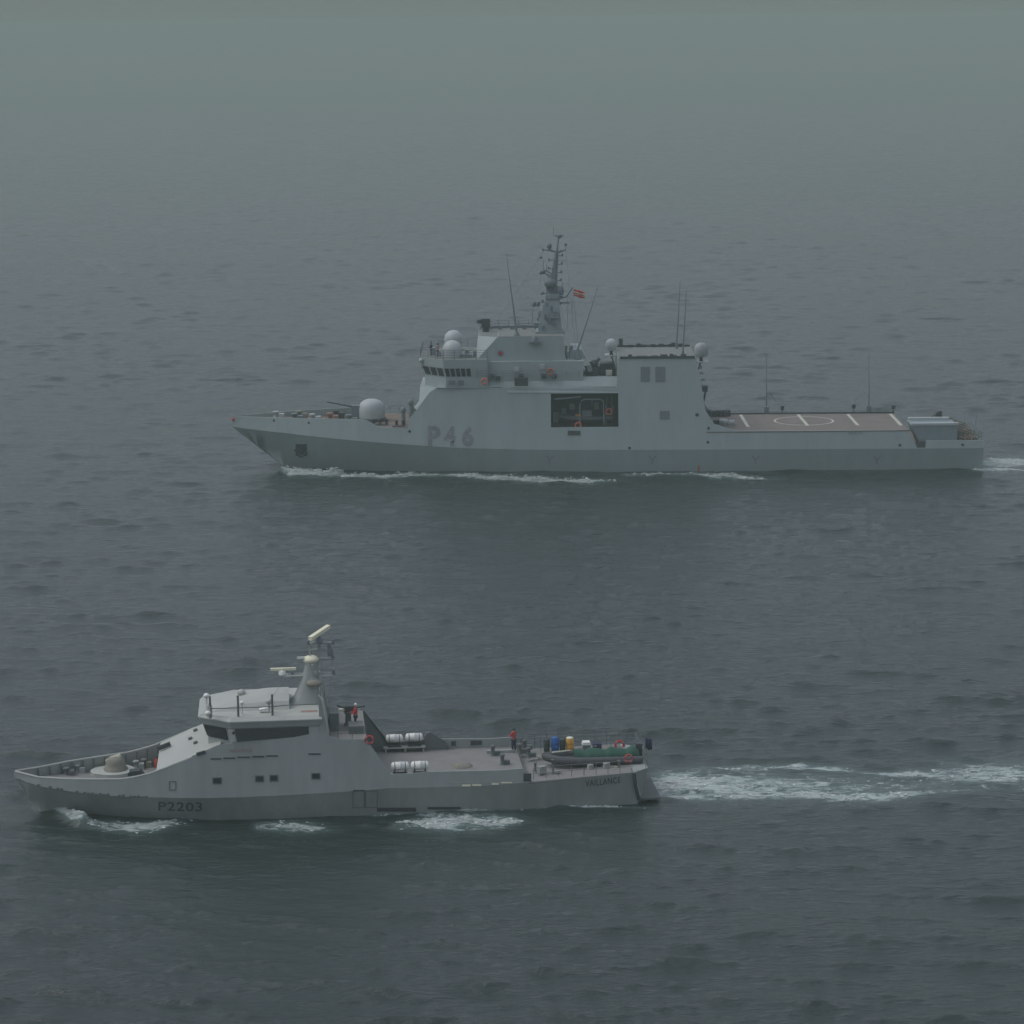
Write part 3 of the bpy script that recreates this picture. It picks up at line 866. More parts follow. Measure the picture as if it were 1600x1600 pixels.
    mb.box(t_[0] - 2.3, t_[0] + 4.5, 4.3, 4.5, zU, zU + .35)
    for k in range(5): 
        q = t_[0] - 1.5 + k * 1.5; mb.box(q, q + .5, 2.8, 3.3, zU, zU + .5 + .5 * rnd.random())
    mb.build('roof_railing', 'mast_grey', up)
    # fire control director at the front of the roof
    a = fr.pt(759, 516, 1.0); m = MB(); m.lathe((a[0], 1, zU), [(.45, 0), (.35, .5), (.5, .6), (.5, .9)], 12); m.cbox((a[0], 1, zU + 1.25), (1.1, .9, .8)); m.tube([(a[0] - .2, 1, zU + 1.3), (a[0] - 1.0, .6, zU + 1.35)], .25, 8)
    m.build('director', 'dark_steel', up)
    mb = MB()
    for (x0, x1, y0, y1, v, nm) in ((832, 840, 526, 536, -4.9, 0),):
        a = fr.fv(x0 - 5, y1, v); b_ = fr.fv(x1 + 4, y0, v); mb.box(a[0], b_[0], v - .4, v + .3, a[1], a[1] + .25); mb.lathe(((a[0] + b_[0]) / 2, v, a[1] + .2), [(.35, 0), (.3, .5), (.1, .7)], 10)
    mb.build('signal_platform', 'mast_grey', up)
    # life-raft rack, lockers and buoys on the near deckhouse side
    a = fr.fv(804, 603, -6.75); b_ = fr.fv(825, 590, -6.75)
    MB().box(a[0], b_[0], -6.95, -6.5, a[1], b_[1]).build('raft_cradle', 'dark_steel', root)
    for px, py in ((769, 588), (814, 588), (807, 578), (847, 573), (850, 588), (866, 588), (778, 591)):
        a = fr.pt(px, py, -5.6); MB().cbox(a, (.6, .35, .5)).build('deck_fitting', 'dark_steel' if px not in (807, 847) else 'dome', root)
    mb = MB(); mb.rail([fr.pt(745, 591, -5.95), fr.pt(905, 591, -5.95)], .9, 3, 1.5, .025); mb.build('deck_railing', 'mast_grey', root); mb = MB()
    mb.rail([(s1 + .3, -4.8, zup), (sa - .6, -4.8, zup)], 1.0, 3, 1.2, .03); mb.build('deck_railing', 'mast_grey', root); mb = MB(); mb.rail([(s1 + .3, 5, zup), (sa - .6, 5, zup)], 1.0, 3, 1.2, .03)
    mb.build('deck_railing', 'mast_grey', root)
    # emblem plate on the house side
    a = fr.pt(782, 552, vu - .06); m = MB(); m.tube([(a[0], vu + .02, a[2]), (a[0], vu - .08, a[2])], .38, 14); em = m.build('emblem', 'rust_badge' if 'rust_badge' in M else 'mast_grey', up)
    m = MB(); m.tube([(a[0], vu - .08, a[2]), (a[0], vu - .11, a[2])], .24, 12); m.build('emblem_field', 'red', em)
    m = MB(); a = fr.pt(755.5, 571, -5.42); m.box(a[0] - .35, a[0] + .35, -5.4, -5.32, a[2] - .14, a[2] + .14); m.build('red_plate', 'red', root)
    # ---------------- mast
    vm_ = 0.0
    def mp(px, py, v=0.0): return fr.pt(px, py, v)
    b1 = fr.fv(841, 525, -1.6); b2 = fr.fv(879, 525, -1.6); t1 = fr.fv(856, 460, -.7); t2 = fr.fv(871, 460, -.7)
    def sq(sA, sB, w_, z): return [(sA, -w_, z), (sB, -w_, z), (sB, w_, z), (sA, w_, z)]
    mm = MB().loft([sq(b1[0], b2[0], 1.7, zU), sq(b1[0] + .05, b2[0] - .15, 1.6, fr.fv(860, 505, -1.6)[1]), sq(t1[0] - .2, t2[0] + .2, .75, t1[1])])
    mm.box(b1[0] - .3, b2[0] + .25, -1.9, 1.9, zU, zU + .3)
    mast = mm.build('mast', 'mast_house' if 'mast_house' in M else 'p46_house', root)
    a = fr.fv(861, 440, 0); c_ = fr.fv(861, 460, 0)
    m = MB().lathe((a[0] - .05, 0, c_[1]), [(.55, 0), (.55, 1.0), (.75, 1.02), (.78, 1.75), (.5, 1.9), (.1, 1.95)], 16); m.build('radar_drum', 'mast_grey', mast)
    m = MB(); p0 = mp(864, 460); 
    m.tube([mp(865, 458), mp(867, 420), mp(870, 395)], [.42, .34, .22], 8); m.tube([mp(870, 397), mp(873, 368)], [.14, .08], 6)
    m.tube([mp(867, 368), mp(880, 368)], .12, 6); m.ball(mp(874, 369), .28, n=10, m=6)
    m.build('pole_mast', 'mast_grey', mast)
    arms = [((870, 394), (851, 390)), ((870, 395), (857, 388)), ((870, 396), (884, 390)), ((871, 394), (878, 391)), ((866, 432), (845, 426)), ((866, 430), (852, 422)),
            ((866, 462), (884, 465)), ((884, 465), (895, 449)), ((860, 459), (846, 458)), ((856, 472), (832, 472)), ((872, 473), (890, 473))]
    for a, b_ in arms:
        MB().tube([mp(*a), mp(*b_)], .085, 5).build('yard', 'mast_grey', mast)
    kit = [((858, 384), .32), ((845, 402), .18), ((845, 426), .22), ((850, 424), .2), ((848, 390), .14), ((884, 382), .18), ((874, 454), .55), ((847, 458), .2), ((834, 475), .3), ((840, 475), .28), ((845, 491), .4), ((843, 497), .35), ((876, 474), .15)]
    for (q, r_) in kit:
        c_ = mp(*q); m = MB(); m.lathe((c_[0], 0, c_[2] - r_), [(r_ * .7, 0), (r_, r_ * .4), (r_, r_ * 1.5), (r_ * .5, r_ * 2)], 10); m.build('sensor', 'mast_grey', mast)
    for (x, y0, y1) in ((865, 355, 368), (848, 383, 392), (849, 407, 426), (854, 414, 426), (879, 441, 455), (884, 380, 390), (834, 473, 482), (840, 473, 480), (832, 484, 512), (887, 466, 516), (894, 465, 512)):
        MB().tube([mp(x, y0, -.3), mp(x, y1, -.3)], .035 if x < 885 else .022, 4).build('aerial', 'mast_grey', mast)
    for q in ((843, 478), (841, 470)): pass
    m = MB(); c_ = mp(862, 498, -1.5); m.box(c_[0] - .9, c_[0] + .9, -1.75, -1.2, c_[2], c_[2] + .12); m.rail([(c_[0] - .9, -1.7, c_[2] + .1), (c_[0] + .9, -1.7, c_[2] + .1)], .7, 2, .6, .025); m.build('mast_platform', 'mast_grey', mast)
    m = MB(); c_ = mp(864, 466, 0); m.box(c_[0] - .8, c_[0] + 1.2, -1.0, 1.0, c_[2] - .05, c_[2] + .08); m.rail([(c_[0] - .8, -1, c_[2] + .08), (c_[0] + 1.2, -1, c_[2] + .08)], .6, 2, .6, .025); m.build('mast_platform', 'mast_grey', mast)
    for a, b_, va, vb2 in (((884, 391), (900, 545), 0, -3.5), ((884, 391), (900, 545), 0, 3.5), ((846, 426), (832, 520), 0, -3.0), ((895, 450), (905, 556), 0, 2), ((851, 390), (765, 520), 0, 2.5), ((867, 430), (884, 520), 0, -1.2)):
        MB().tube([fr.pt(*a, va), fr.pt(*b_, vb2)], .018, 4).build('rigging_wire', 'mast_grey', mast)
    for k in range(9):
        y = 400 + k * 6.5; c_ = mp(868.5 - k * .35, y); sg = -1 if k % 2 else 1
        m = MB(); m.tube([c_, (c_[0] + sg * .75, sg * .3, c_[2])], .05, 5); m.cbox((c_[0] + sg * .8, sg * .3, c_[2] + .1), (.2, .25, .35)); m.build('mast_fitting', 'mast_grey', mast)
    for k in range(8):
        c_ = fr.pt(848 + (k * 7) % 24, 470 + k * 6, -1.75); MB().cbox(c_, (.3, .25, .3 + .2 * (k % 3))).build('mast_box', 'mast_grey', mast)
    # long whip aerials on the deckhouse
    for (xb, yb, xt, yt, v, z0) in ((807, 518, 791, 396, -3.9, zU), (903, 545, 935, 447, -4.0, zT)):
        a = fr.pt(xb, yb, v); b_ = fr.pt(xt, yt, v); m = MB()
        m.lathe((a[0], v, z0), [(.42, 0), (.36, max(.3, (a[2] - z0) * .4)), (.2, max(.6, a[2] - z0))], 10)
        mid = tuple(a[i] * .6 + b_[i] * .4 for i in range(3))
        m.tube([a, mid, b_], [.15, .09, .025], 6); m.build('whip_aerial', 'mast_grey', root)
    for px in (885, 893.5):
        a = fr.pt(px, 558, -3); MB().tube([(a[0], -3, zT), (a[0], -3, zT + 1.6)], .14, 8).build('vent_pipe', 'mast_grey', root)
    a = fr.fv(895, 560, 0); MB().prism([(a[0] - .5, zT), (a[0] + 1.6, zT), (a[0] + 1.0, zT + 1.1), (a[0] - .3, zT + 1.1)], -3.2, 3.2).build('after_house', 'p46_house', root)
    # crane gear between deckhouse and funnel
    m = MB(); zb = zup
    a = fr.fv(918, 590, -2); b_ = fr.fv(960, 573, -2)
    m.box(a[0], a[0] + 1.2, -3, 3, zb, zb + 1.5); m.box(a[0] + 1.6, b_[0], 1, 3, zb, b_[1]); m.box(a[0] + 1.4, a[0] + 2.4, -3.5, -1.5, zb, zb + .8)
    m.build('machinery', 'dark_steel', root)
    a = fr.pt(930, 584, -3); b_ = fr.pt(929, 568, -3); m = MB(); m.tube([(a[0], -3, zb), a, b_], [.5, .35, .3], 8); m.tube([b_, fr.pt(937, 560, -3)], .2, 6); m.tube([b_, fr.pt(921, 566, -3)], .12, 6); m.ball(b_, .5, n=10, m=6)
    m.build('light_gun', 'dark_steel', root)
    a = fr.pt(951.5, 582.5, -4.2); MB().cbox(a, (.75, .3, .65)).build('equipment_box', 'marking', root)
    a = fr.pt(909, 577, -4); MB().ball((a[0], -4, a[2]), .45, n=10, m=6).build('searchlight', 'dome', root)
    # platforms and domes fore and aft of the funnel
    for (px, py, r_, v, zp, side) in ((955, 538, .72, 2.5, None, -1), (1095.5, 546, .85, -3.2, None, 1)):
        c_ = fr.pt(px, py, v); zp = c_[2] - r_ - .55
        edge = sa if side < 0 else sb
        m = MB(); m.box(min(edge, c_[0]) - (.8 if side < 0 else 0), max(edge, c_[0]) + (.9 if side > 0 else 0), v - .9, v + .9, zp - .12, zp)
        m.tube([(c_[0], v, zp - .1), (edge + side * .1, v, zp - 2.0)], .12, 6)
        m.build('dome_platform', 'dome', blk)
        m = MB(); m.lathe((c_[0], v, c_[2]), [(r_ * .85, -r_), (r_ * 1.0, -r_ * .5), (r_, 0), (r_ * .93, r_ * .4), (r_ * .72, r_ * .75), (r_ * .35, r_ * .96), (.02, r_)], 20); d = m.build('satellite_dome', 'dome' if side < 0 else 'dome_dark' if 'dome_dark' in M else 'mast_grey', blk)
        m = MB(); m.lathe((c_[0], v, zp), [(.25, 0), (.15, .3), (.3, .56)], 10); m.build('pedestal', 'dark_steel', d)
    a = fr.pt(970, 540, 4.5); MB().cbox((a[0], 4.5, zt2 + .8), (.5, .4, .9)).build('deck_fitting', 'dark_steel', blk)
    for (px, py, d) in ((1093, 574, .35), (1095, 583, .3), (1097, 593, .3)):
        a = fr.pt(px, py, -3.5); MB().cbox((a[0] + .1, -3.5, a[2]), (d + .1, .5, d)).build('wall_fitting', 'dome_dark', blk)
    a = fr.pt(1099, 607, -3.5); m = MB(); m.box(a[0] - .4, a[0] + .5, -4.2, -2.8, a[2] - .3, a[2] + .35); m.tube([(a[0] + .3, -3.5, a[2] - .2), (a[0] - .1, -3.5, a[2] - 2.2)], .14, 6)
    m.build('landing_light_bracket', 'dark_steel', blk)
    # flight deck edge, nets, poles
    fs0, fs1 = X(1112, 673), X(1420, 672); bw = H.b(fs0 + 5, zfl)
    m = MB(); m.box(fs0, fr.fz(1397, 645.5, zfl)[0], bw - .1, bw + .1, zfl, zfl + .22); m.build('deck_edge', 'dark_steel', root)
    m = MB()
    for k in range(22):
        q = fs0 + 1 + k * 1.08
        m.tube([(q, bw + .1, zfl - .1), (q, bw + 1.0, zfl + .25)], .03, 4)
    m.tube([(fs0 + 1, bw + 1, zfl + .25), (fs0 + 1 + 21 * 1.08, bw + 1, zfl + .25)], .03, 4)
    m.build('safety_net', 'mast_grey', root)
    for (xb, yt, stay) in ((1197.5, 553, (1213, 627)), (1357.5, 551, (1338, 622))):
        a = fr.fv(xb, 640, bw + .6); b_ = fr.fv(xb, yt, bw + .6); mid = fr.fv(xb, 612, bw + .6)
        m = MB(); v = bw + .6
        m.box(a[0] - .3, a[0] + .3, v - .3, v + .3, zfl - .4, zfl + .9)
        m.tube([(a[0], v, zfl + .6), (a[0], v, mid[1])], .10, 6); m.tube([(a[0], v, mid[1]), (b_[0], v, b_[1])], [.07, .03], 6)
        q = fr.fv(stay[0], stay[1], v); r_ = fr.fv(xb + (4 if stay[0] > xb else -4), 613, v); m.tube([(r_[0], v, r_[1]), (q[0], v, q[1]), (q[0] + (2.4 if stay[0] > xb else -.3), v, q[1] - (.0 if stay[0] > xb else .8))], .04, 4)
        m.build('whip_aerial', 'mast_grey', root)
    for px, py in ((1222.5, 637), (1334, 635), (1396, 636)):
        a = fr.fv(px, py, bw + .5); m = MB(); m.tube([(a[0], bw + .5, zfl), (a[0], bw + .5, a[1])], .06, 5); m.cbox((a[0], bw + .5, a[1]), (.45, .4, .5)); m.build('deck_light', 'dark_steel', root)
    # lumber at the forward end of the flight deck
    m = MB()
    for k in range(9):
        a = fr.fz(1108 + k * 3.4, 648 + (k % 2), zfl); m.cbox((a[0], a[1] - .8, zfl + .35), (.7, .8, .5 + .4 * rnd.random()), rnd.random())
    m.build('stowed_gear', 'dark_steel', root)
    for px, py in ((1128, 661), (1133, 662), (1143, 663)):
        a = fr.fz(px, py + 2, zfl); m = MB(); m.tube([(a[0] - .3, a[1], zfl + .38), (a[0] + .35, a[1], zfl + .38)], .34, 10); m.cbox((a[0], a[1], zfl + .06), (.5, .5, .1)); m.build('cable_drum', 'dome', root)
    a = fr.fz(1120, 662, zfl); MB().cbox((a[0], a[1], zfl + .25), (.9, .5, .4)).build('deck_locker', 'dark_steel', root)
    # hull side lettering and marks
    text_on_hull(H, 'P', 668.5, (697, 697), 688, (665.5, 665.5), 'pennant_letter', 'lettering', root, 0.045)
    text_on_hull(H, '4', 694, (697.5, 697.5), 711.5, (666, 666), 'pennant_digit', 'lettering', root, 0.045)
    text_on_hull(H, '6', 721.5, (698, 698), 740.5, (665.5, 665.5), 'pennant_digit', 'lettering', root, 0.05)
    text_on_hull(H, 'FUROR', 1326.5, (679, 679), 1348, (673.5, 673.5), 'ship_name', 'lettering', root, 0.02)
    for px in (858.5, 1019, 1180, 1370):
        s_, z_ = H.side(px, 719); m = MB()
        for d in (-.4, .4):
            P = [(s_ + d, z_ + .55), (s_ + d + .14, z_ + .55), (s_ + .07, z_ - .05), (s_ - .07, z_ - .05)]
            m.add([(p, -(H.b(p, q) + .03), q) for p, q in P], [(0, 1, 2, 3)])
        P = [(s_ - .07, z_ - .05), (s_ + .07, z_ - .05), (s_ + .07, z_ - .5), (s_ - .07, z_ - .5)]
        m.add([(p, -(H.b(p, q) + .031), q) for p, q in P], [(0, 1, 2, 3)])
        m.build('tug_mark', 'lettering', root)
    for px, py in ((1107, 669), (983.5, 700), (640, 674), (1406, 695.5), (1504, 695), (1106, 691)):
        q = H.pt(px, py, .0); MB().tube([(q[0], q[1] + .1, q[2]), (q[0], q[1] - .05, q[2])], .17, 10).build('fairlead', 'dark_steel', root)
    for px in (428, 482.5):
        q = H.pt(px, 657 + (3.5 if px > 450 else 0), .0); MB().tube([(q[0], q[1] + .1, q[2]), (q[0], q[1] - .05, q[2])], .14, 8).build('fairlead', 'dark_steel', root)
    # hull draught mark stripe and rust run
    mb = MB(); H.patch(mb, 1090.5, 727, 1093, 736.5, .02); mb.build('draught_mark', 'orange', root)
    # anchor in its pocket
    m = MB(); H.patch(m, 462, 694, 479, 712, .10); pk = m.build('anchor_pocket', 'dark_steel', root)
    q = H.pt(471, 703, .2)
    m = MB(); m.cbox((q[0], q[1] - .1, q[2]), (.22, .25, 1.5), 0, .5); m.tube([(q[0] - .8, q[1] - .15, q[2] + .1), (q[0] - .1, q[1] - .2, q[2] - .8), (q[0] + .7, q[1] - .15, q[2] - .3)], [.12, .22, .12], 6)
    m.build('anchor', 'bay_dark', pk)
    m = MB(); a = fr.fv(364.5, 655, 0); m.ball((a[0] + .05, 0, a[1]), .28, n=10, m=6); m.build('bow_light', 'red', root)
    # foredeck: gun, capstans and bulwark gear
    zg = zfd
    a = fr.fv(581, 643, 0)
    m = MB(); g0 = (a[0], 0, zg)
    m.lathe(g0, [(1.75, 0), (1.75, .35), (1.7, .4)], 24); gb = m.build('gun_mount', 'dark_steel', root)
    m = MB(); m.lathe((a[0], 0, zg), [(1.62, .35), (1.66, 1.2), (1.6, 1.75), (1.4, 2.2), (1.05, 2.5), (.6, 2.66), (.02, 2.72)], 28); m.build('gun_shield', 'dome', gb)
    m = MB(); c_ = fr.pt(556, 637, -.1); m.cbox((c_[0] + .3, 0, c_[2] - .6), (1.6, 1.0, 1.8)); m.cbox((a[0] - 1.7, 0, c_[2] - .7), (1.6, .8, 1.2))
    m.build('gun_cradle', 'mast_grey', gb)
    m = MB(); m.tube([c_, fr.pt(538, 633, -.1), fr.pt(511, 628, -.1)], [.14, .09, .07], 8); m.build('gun_barrel', 'dark_steel', gb)
    for (px, py, v, nm, mt) in ((431, 652, 0, 'capstan', 'dome'), (467, 650, 1, 'winch', 'canvas'), (488, 652, -1, 'capstan', 'dome'), (515, 651, 0, 'winch', 'red_oxide'), (545, 651, -2, 'winch', 'mast_grey'), (460, 652, -1, 'bollard', 'mast_grey'), (525, 648, 2, 'bollard', 'dark_steel')):
        a = fr.fv(px, py, v); z_ = piece([(0.6, Z(450, 653) - 0.35), (X(500, 665), zfd), (90, zfd)], a[0])
        m = MB(); m.lathe((a[0], v, z_), [(.5, 0), (.3, .25), (.28, .7), (.45, .8), (.4, a[1] - z_ + .25 if a[1] - z_ > .7 else 1.0)], 10); m.cbox((a[0] + .7, v, z_ + .35), (.7, .8, .7)); m.build(nm, mt if mt in M else 'canvas', root)
    for (x0, x1, y) in ((577, 606, 662), (613, 632, 664)):
        a = fr.fz(x0, y + 3, zfd); b_ = fr.fz(x1, y + 3, zfd); m = MB()
        m.cbox(((a[0] + b_[0]) / 2, a[1] + .4, zfd + .06), (b_[0] - a[0], .9, .12))
        for k in range(3): m.lathe((a[0] + .5 + k * .8, a[1] + .4, zfd + .1), [(.22, 0), (.17, .1), (.17, .5), (.26, .58), (.2, .66)], 10)
        m.build('mooring_bitts', 'dark_steel', root)
    m = MB(); m.rail([(X(600, 668), H.b(19, zfd) - .15, zfd), (X(650, 668), H.b(23, zfd) - .2, zfd)], 1.0, 3, 1.4, .025)
    m.build('deck_railing', 'mast_grey', root)
    for px, py in ((630, 641), (642, 629)):
        a = fr.pt(px, py, -3.4); m = MB(); m.tube([(a[0], -3.4, zfd), (a[0], -3.4, a[2])], .25, 8); m.ball(a, .36, 1.2, 12, 8); m.build('vent_cowl', 'mast_grey', root)
    # stern: boxed stowage, winch cage, crane
    s0_, zz0 = H.side(1424, 688); 
    vb_ = -6.2
    a = fr.fv(1423, 665, vb_); b_ = fr.fv(1495.5, 688, vb_); c2 = fr.fv(1432, 688, vb_)
    m = MB(); m.prism([(a[0] + .1, a[1]), (b_[0], a[1]), (b_[0], zq), (c2[0] + .6, zq)], vb_, vb_ + 4.5); tk = m.build('stern_housing', 'stern_grey' if 'stern_grey' in M else 'mast_grey', root)
    m = MB(); m.box(a[0], b_[0] + .1, vb_ - .08, vb_ + .5, a[1], a[1] + .28); m.build('housing_lip', 'dome', tk)
    m = MB(); m.box(a[0] + .3, b_[0] - .4, vb_ + 3.9, vb_ + 4.5, a[1], a[1] + .35); m.build('housing_lip', 'dome', tk)
    a = fr.pt(1466, 651, 0); m = MB(); m.prism([(a[0] - 1.2, a[2] - .9), (a[0] + .5, a[2] - .9), (a[0] + .35, a[2] + .8), (a[0] - .2, a[2] + .7)], -.6, .6); m.tube([(a[0], 0, zq), (a[0], 0, a[2])], .3, 8); m.tube([(a[0] + .1, 0, a[2] + .4), (a[0] - 2.2, 0, a[2] - .6)], .09, 6); m.build('stern_crane', 'dark_steel', root)
    m = MB(); H.patch(m, 1433, 689.5, 1446, 699.5, -.3); m.build('hull_recess', 'dark_steel', root)
    wc = MB(); a = fr.fv(1498, 688, -5); b_ = fr.fv(1527, 668, -5)
    for v in (-5.5, -2.5, 0.5, 3.5):
        for k in range(9):
            q = a[0] + (b_[0] - a[0]) * k / 8; hgt = (b_[1] - zq) * (1 - .045 * k)
            wc.tube([(q, v, zq), (q, v, zq + hgt)], .05, 4)
        for f_ in (.35, .7, 1.0): wc.tube([(a[0], v, zq + (b_[1] - zq) * f_), (b_[0], v, zq + (b_[1] - zq) * f_ * .64)], .05, 4)
    wc.build('stern_cage', 'canvas', root)
    wc = MB(); 
    for k in range(3):
        wc.tube([(a[0] + .5 + k * .75, -4.5, zq + .5), (a[0] + .5 + k * .75, 2.5, zq + .5)], .42, 10); wc.cbox((a[0] + .6 + k * .7, -2 + k, zq + 1.1), (.5, 1.2, .6))
    wc.build('mooring_winch', 'winch_brown' if 'winch_brown' in M else 'canvas', root)
    m = MB(); m.rail([(b_[0], -6.4, Z(1490, 688)), (SE - .2, -6.4, Z(1490, 688)), (SE - .2, 6.4, Z(1490, 688))], 1.0, 3, 1.2, .025)
    m.build('stern_railing', 'mast_grey', root)
    m = MB(); a = H.side(1537, 688); m.tube([(SE - .3, -1, zq), (SE + .1, -1, zq + 3.2)], .05, 5); m.build('ensign_staff', 'mast_grey', root)
    return root, dict(zfd=zfd, zup=zup, zfl=zfl, zq=zq, z_roof=z_roof, hole=hole, zT=zT)

M['louvre'] = M['mast_grey']
M['roof_grey'] = mat('roof_grey', (0.17, 0.18, 0.165), 0.8, 0.15, 1)
M['red_oxide'] = mat('red_oxide', (0.30, 0.17, 0.13), 0.8, 0.2, 2)
M['winch_brown'] = mat('winch_brown', (0.16, 0.12, 0.09), 0.8, 0.25, 2)
M['stern_grey'] = mat('stern_grey', (0.20, 0.25, 0.26), 0.6, 0.08, 1)
M['dome_dark'] = mat('dome_dark', (0.28, 0.31, 0.30), 0.5, 0.08, 1)
M['mast_house'] = mat('mast_house', (0.21, 0.255, 0.26), 0.55, 0.1, 1)
P46, K1 = build_p46()

# ------------------------------------------------------------------ the smaller patrol ship in front
F2 = Frame(make_origin(22, 1207, 172.4), math.radians(5.2))
zbow = F2.fv(22, 1207, 0)[1]
H2 = Hull(F2, [0, 1.2, 3, 5, 8, 12, 17, 22, 28, 36, 41, 44.2], [0, 0, 0.35, 1.1, 2.0, 2.9, 3.5, 3.7, 3.75, 3.6, 3.4, 3.25],
          [0.0, 1.0, 2.0, 2.75, 3.5, 4.05, 4.3, 4.35, 4.3, 4.1, 3.8, 3.6],
          [(25, 1216), (40, 1223), (60, 1228), (100, 1235), (150, 1242), (200, 1245), (330, 1247), (400, 1245), (540, 1237), (600, 1232),
           (780, 1227), (830, 1222), (990, 1207)], 0.09)
zk2 = F2.fv(25, 1216, 0)[1]
def stem2(z):
    # overhanging plumb bow: the stem runs steeply down from under the bow lip
    if z >= zk2: return 0.0
    t = (zk2 - z) / zk2
    return float(np.interp(t, [0, .2, .72, 1.0, 1.5], [0, .68, .88, 1.75, 2.4]))
H2.stem = stem2
M['v_roof_red'] = mat('v_roof_red', (0.30, 0.20, 0.17), 0.7, 0.2, 2)

def build_vail():
    fr, H = F2, H2
    root = empty('patrol_boat', F2.O, F2.a, 'small pale grey patrol ship in front, numbered P2203 on its bow', 'patrol boat')
    SE = H.side(990, 1207)[0]
    def X(px, py): return H.side(px, py)[0]
    def Z(px, py): return H.side(px, py)[1]
    S = [0, .1, .3, .6, .9, 1.2, 1.6, 2.2, 3, 4, 5.5] + list(np.arange(7, SE, 2.0)) + [SE]
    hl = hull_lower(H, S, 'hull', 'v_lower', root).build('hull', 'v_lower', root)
    opx = [(23, 1206), (60, 1215), (100, 1217.5), (150, 1218.3), (190, 1218), (212, 1214.5), (235, 1209), (262, 1199), (300, 1184), (345, 1163.5),
           (375, 1161), (470, 1150), (484, 1147), (512, 1143), (516, 1151), (533, 1155), (572, 1155), (611, 1210), (640, 1209), (667, 1206), (780, 1203.5), (818, 1200.5), (832, 1222.3), (990, 1207)]
    top = sorted([H.side(*p) for p in opx]); top[0] = (0.0, top[0][1])
    hull_upper(H, top, 0.10).build('side_plating', 'v_hull', root)
    # stern: bevelled quarters, transom and swim platform
    zt = Z(990, 1207); bE = H.b(SE, zt); b0 = H.b(SE, 0.0)
    q = 0.95
    mb = MB()
    R = [[(SE, -bE, zt), (SE + 1.15, -bE + q, zt + .02), (SE + 1.15, bE - q, zt + .02), (SE, bE, zt)],
         [(SE + .3, -b0, .35), (SE + .75, -b0 + q, .35), (SE + .75, b0 - q, .35), (SE + .3, b0, .35)],
         [(SE + .2, -b0 + .1, -.8), (SE + .6, -b0 + q, -.8), (SE + .6, b0 - q, -.8), (SE + .2, b0 - .1, -.8)]]
    vs = [p for r in R for p in r]
    fs = [(i + 4 * k, i + 1 + 4 * k, i + 5 + 4 * k, i + 4 + 4 * k) for k in range(2) for i in range(3)] + [(0, 3, 2, 1)]
    # close the wedge between hull end and quarter
    mb.add(vs, fs)
    for sg in (-1, 1):
        mb.add([(SE, sg * bE, zt), (SE + .3, sg * b0, .35), (SE + .2, sg * (b0 - .1), -.8), (SE - .02, sg * (b0 - .3), -.8), (SE, sg * b0, .0)], [(0, 1, 2, 3, 4)])
    mb.build('transom', 'v_hull', root)
    mb = MB()
    mb.box(SE + .5, SE + 2.0, -b0 + .2, b0 - .5, .28, .42); mb.box(SE + .5, SE + 1.2, -b0 + .9, b0 - .9, .0, .28)
    mb.build('swim_platform', 'v_inner', root)
    mb = MB()
    mb.tube([(SE + .02, -bE - .03, zt - .02), (SE + .12, -bE + .02, zt * .62), (SE + .42, -b0 - .02, .42)], .14, 6)
    mb.build('quarter_fender', 'dark_steel', root)
    # decks
    zfd = Z(150, 1218.3) - 0.95
    fd = deck_strip(H, [(.7, zfd + .25), (5, zfd), (X(262, 1199), zfd)], 'foredeck', 'v_deck', root, .08)
    zad = Z(900, 1215.5)
    zmd = Z(700, 1205) - 0.75
    s_a = X(825, 1212)
    deck_strip(H, [(X(575, 1175), zmd), (s_a - .05, zmd)], 'main_deck', 'v_deck', root, .08)
    deck_strip(H, [(s_a, Z(834, 1222)), (SE - .02, zt)], 'after_deck', 'v_deck', root, .02)
    mb = MB(); wd = H.b(s_a, zad); mb.box(s_a - .1, s_a + .02, -wd + .1, wd - .1, zad - .1, zmd); mb.build('deck_step', 'v_inner', root)
    # far forward bulwark is part of the plating; inside lining darker
    # superstructure ---------------------------------------------------------
    # sloped front face, pale, from foredeck up to the wheelhouse
    sA, zA = H.side(235, 1209); sB, zB = H.side(345, 1163.5)
    f1 = fr.fv(256, 1153, H.b(sA, zA))     # far lower corner of the slope
    sA, zA = H.side(244, 1206); W0 = H.b(sA, zA) - .02; W1 = H.b(sB, zB) - .02
    z1 = zB + .03; s1 = sB
    s0 = sA + .1; z0 = zA + .13
    mb = MB(); mb.add([(s0 - .1, -W0, z0 - .1), (s1, -W1, z1), (s1, W1, z1), (s0 - .1, W0, z0 - .1), (s0 + .15, -W0, zfd), (s0 + .15, W0, zfd)], [(0, 1, 2, 3), (4, 0, 3, 5)])
    slope = mb.build('front_casing', 'v_top', root)
    def on_slope(px, py):
        # intersect the sight line with the slope plane
        a = Vector((s0 - .1, 0, z0 - .1)); n_ = Vector((-(z1 - z0 + .1), 0, (s1 - s0 + .1)))
        d = ray(px, py); dl = Vector((d.dot(fr.U), d.dot(fr.V), d.z)); w_ = C0 - fr.O; cl = Vector((w_.dot(fr.U), w_.dot(fr.V), w_.z))
        t = (a - cl).dot(n_) / dl.dot(n_); p = cl + dl * t; return p
    for px, py in ((306, 1142), (298, 1155), (306, 1161.5)):
        p = on_slope(px, py); m = MB(); m.tube([(p.x, p.y, p.z - .05), (p.x - .05, p.y, p.z + .14)], .16, 10); m.build('deck_plate', 'v_inner', slope)
    p = on_slope(257, 1171); m = MB(); m.cbox((p.x, p.y, p.z + .25), (.9, .25, .3), 0, -.35); m.build('handrail_step', 'dark_steel', slope)
